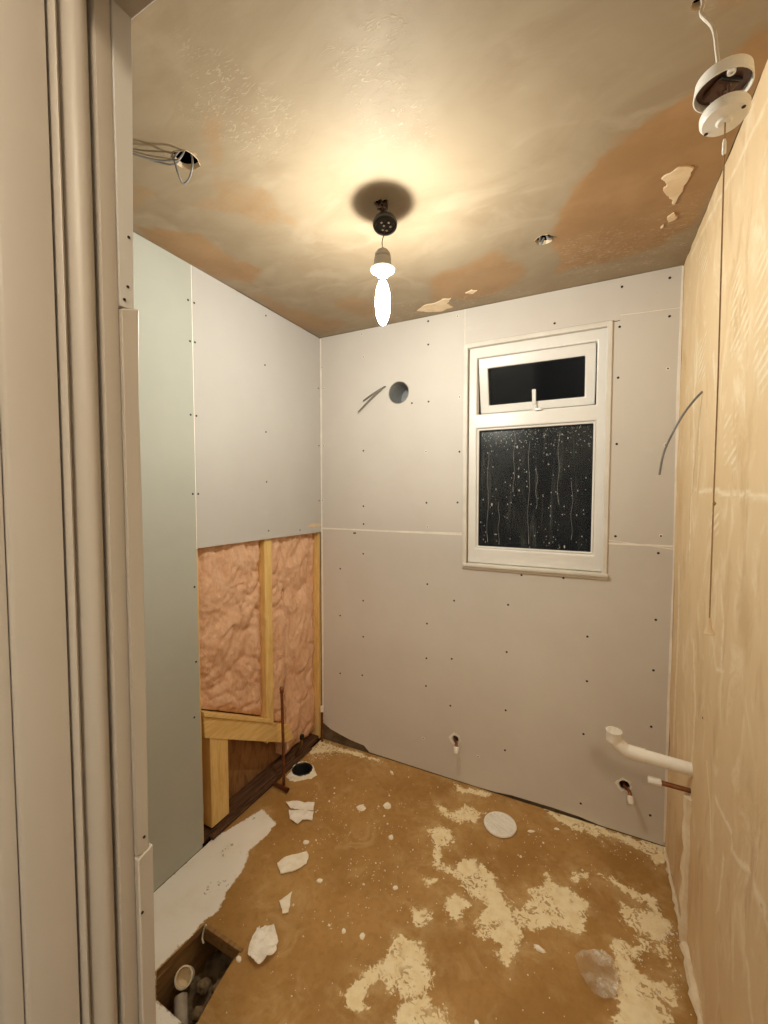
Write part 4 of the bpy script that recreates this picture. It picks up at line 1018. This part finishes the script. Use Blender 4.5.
for i, (x, y, r_, lab) in enumerate(CH):
    rr = random.Random(100 + i)
    el = 0.45 if ('splinter' in lab or 'thin' in lab or 'shaving' in lab) else 0.8
    rot = rr.uniform(-1.2, 0.4)
    poly = []
    for k in range(7):
        a = 2 * math.pi * k / 7
        rad = r_ * rr.uniform(0.7, 1.15)
        lx, ly = rad * math.cos(a), rad * el * math.sin(a)
        poly.append((x + lx * math.cos(rot) - ly * math.sin(rot), y + lx * math.sin(rot) + ly * math.cos(rot)))
    mb = MB()
    h_ = r_ * rr.uniform(0.25, 0.4)
    cx_, cy_ = x, y
    vs_ = [(a, b, 0.0) for a, b in poly] + [(cx_ + (a - cx_) * 0.75, cy_ + (b - cy_) * 0.75, h_ * rr.uniform(0.7, 1.1)) for a, b in poly] + [(cx_, cy_, h_ * 1.15)]
    fs_ = [(k, (k + 1) % 7, 7 + (k + 1) % 7, 7 + k) for k in range(7)] + [(7 + k, 7 + (k + 1) % 7, 14) for k in range(7)] + [tuple(reversed(range(7)))]
    mb.add(vs_, fs_)
    tag(obj('plaster_chip', mb, 'chip', base=(x, y, 0), smooth=False), lab, 'plaster chip', G)
cr = MB()
rr = random.Random(77)
cl = [(0.70, -0.72, 0.12), (0.93, -0.55, 0.2), (0.62, -0.45, 0.2), (1.15, -0.45, 0.25), (0.45, -0.62, 0.15), (0.6, -0.95, 0.25), (1.3, -0.3, 0.2), (0.05, -0.2, 0.08), (0.10, -0.12, 0.06), (1.55, -0.06, 0.1), (1.70, -0.40, 0.05), (1.69, -0.42, 0.04), (1.62, -0.6, 0.1), (0.35, -0.45, 0.1)]
for i in range(800):
    if rr.random() < 0.25: x, y = rr.uniform(0.25, 1.7), rr.uniform(-1.25, -0.03)
    else:
        c0 = rr.choice(cl); x, y = rr.gauss(c0[0], c0[2] * 0.6), rr.gauss(c0[1], c0[2] * 0.6)
    if not (0.02 < x < 1.73 and -1.7 < y < -0.015) or (0.23 < x < 0.49 and -1.33 < y < -1.07) or math.hypot(x - SOIL_C[0], y - SOIL_C[1]) < 0.08 or math.hypot(x - 1.101, y + 0.197) < 0.082: continue
    s_ = min(0.0075, rr.uniform(0.0012, 0.003) * (1 + 1.2 * (rr.random() < 0.12)))
    a = rr.uniform(0, 6.28)
    vs_ = [(x + s_ * math.cos(a + k * 1.571) * rr.uniform(0.6, 1.3), y + s_ * math.sin(a + k * 1.571) * rr.uniform(0.6, 1.3), 0.0) for k in range(4)] + [(x, y, s_ * rr.uniform(0.8, 1.4))]
    cr.add(vs_, [(0, 1, 4), (1, 2, 4), (2, 3, 4), (3, 0, 4), (3, 2, 1, 0)])
tag(obj('plaster_crumbs', cr, 'chip', smooth=False), 'tiny plaster crumbs scattered all over the brown floor', 'debris', kind='stuff')

# ---------------------------------------------------------------- inside the floor hole
rb = MB()
nx, ny = 40, 40
vs_ = []
for i in range(nx + 1):
    for j in range(ny + 1):
        x = 0.2545 + 0.38 * i / nx; y = -1.45 + 0.50 * j / ny
        p = Vector((x * 14, y * 14, 2.2))
        z = -0.165 + 0.035 * mnoise.noise(p) + 0.025 * mnoise.noise(p * 2.4) + 0.012 * mnoise.noise(p * 5)
        vs_.append((x, y, z))
rb.add(vs_, [(i * (ny + 1) + j, (i + 1) * (ny + 1) + j, (i + 1) * (ny + 1) + j + 1, i * (ny + 1) + j + 1) for i in range(nx) for j in range(ny)])
tag(obj('rubble_fill', rb, 'rubble', angle=60), 'dark crumbly rubble and dirt at the bottom of the floor hole', 'rubble', kind='stuff')
pp = thing('pit_pipe', (0.300, -1.205, -0.06), 'grey open pipe mouth inside the hole in the floor', 'pipe')
axp = Vector((0.42, -0.55, 0.75)).normalized()
cpit = Vector((0.300, -1.200, -0.055))
obj('mouth', MB().lathe([(0.021, -0.07), (0.0245, -0.045), (0.0265, -0.004), (0.0275, 0.0), (0.0235, 0.001), (0.0215, -0.03), (0.0001, -0.03)], cpit, 28, axp), 'chase', pp)
obj('branch', MB().tube([(0.305, -1.215, -0.10), (0.345, -1.245, -0.115), (0.40, -1.29, -0.135)], 0.020, 16), 'pipe_dirty', pp)
rr = random.Random(31)
STONES = [(0.33, -1.15, 0.020, 'brown rubble lump behind the pipe mouth in the floor hole'), (0.385, -1.13, 0.026, 'broad rubble lump at the back of the floor hole'), (0.288, -1.283, 0.022, 'pale rounded lump at the front left of the floor hole'), (0.42, -1.18, 0.020, 'small rubble lump by the right edge of the floor hole'), (0.375, -1.21, 0.018, 'dirt clod in the middle of the floor hole')]
for i, (x, y, r_, lab) in enumerate(STONES):
    bm = bmesh.new()
    bmesh.ops.create_icosphere(bm, subdivisions=3, radius=r_)
    for v in bm.verts:
        v.co *= 1 + 0.35 * mnoise.noise(v.co * (1.3 / r_) + Vector((i * 5, 0, 0)))
        v.co.z *= 0.75
    me = bpy.data.meshes.new('rubble_lump')
    bm.to_mesh(me); bm.free()
    me.materials.append(MT['rubble' if i != 2 else 'pitwood'])
    o = bpy.data.objects.new('rubble_lump', me)
    link(o); o.location = (x, y, -0.125 + (0.02 if i == 2 else 0))
    BASE[o.name] = tuple(o.location)
    tag(o, lab, 'rubble', 'rubble lumps in the floor hole')
tag(obj('wire_offcut', MB().tube(smooth_path([(0.278, -1.092, 0.006), (0.274, -1.098, -0.005), (0.276, -1.108, -0.028), (0.288, -1.112, -0.036)], 4), 0.003, 7), 'cable_white', base=(0.276, -1.10, 0)), 'short white wire offcut hooked over the floor hole corner', 'wire')
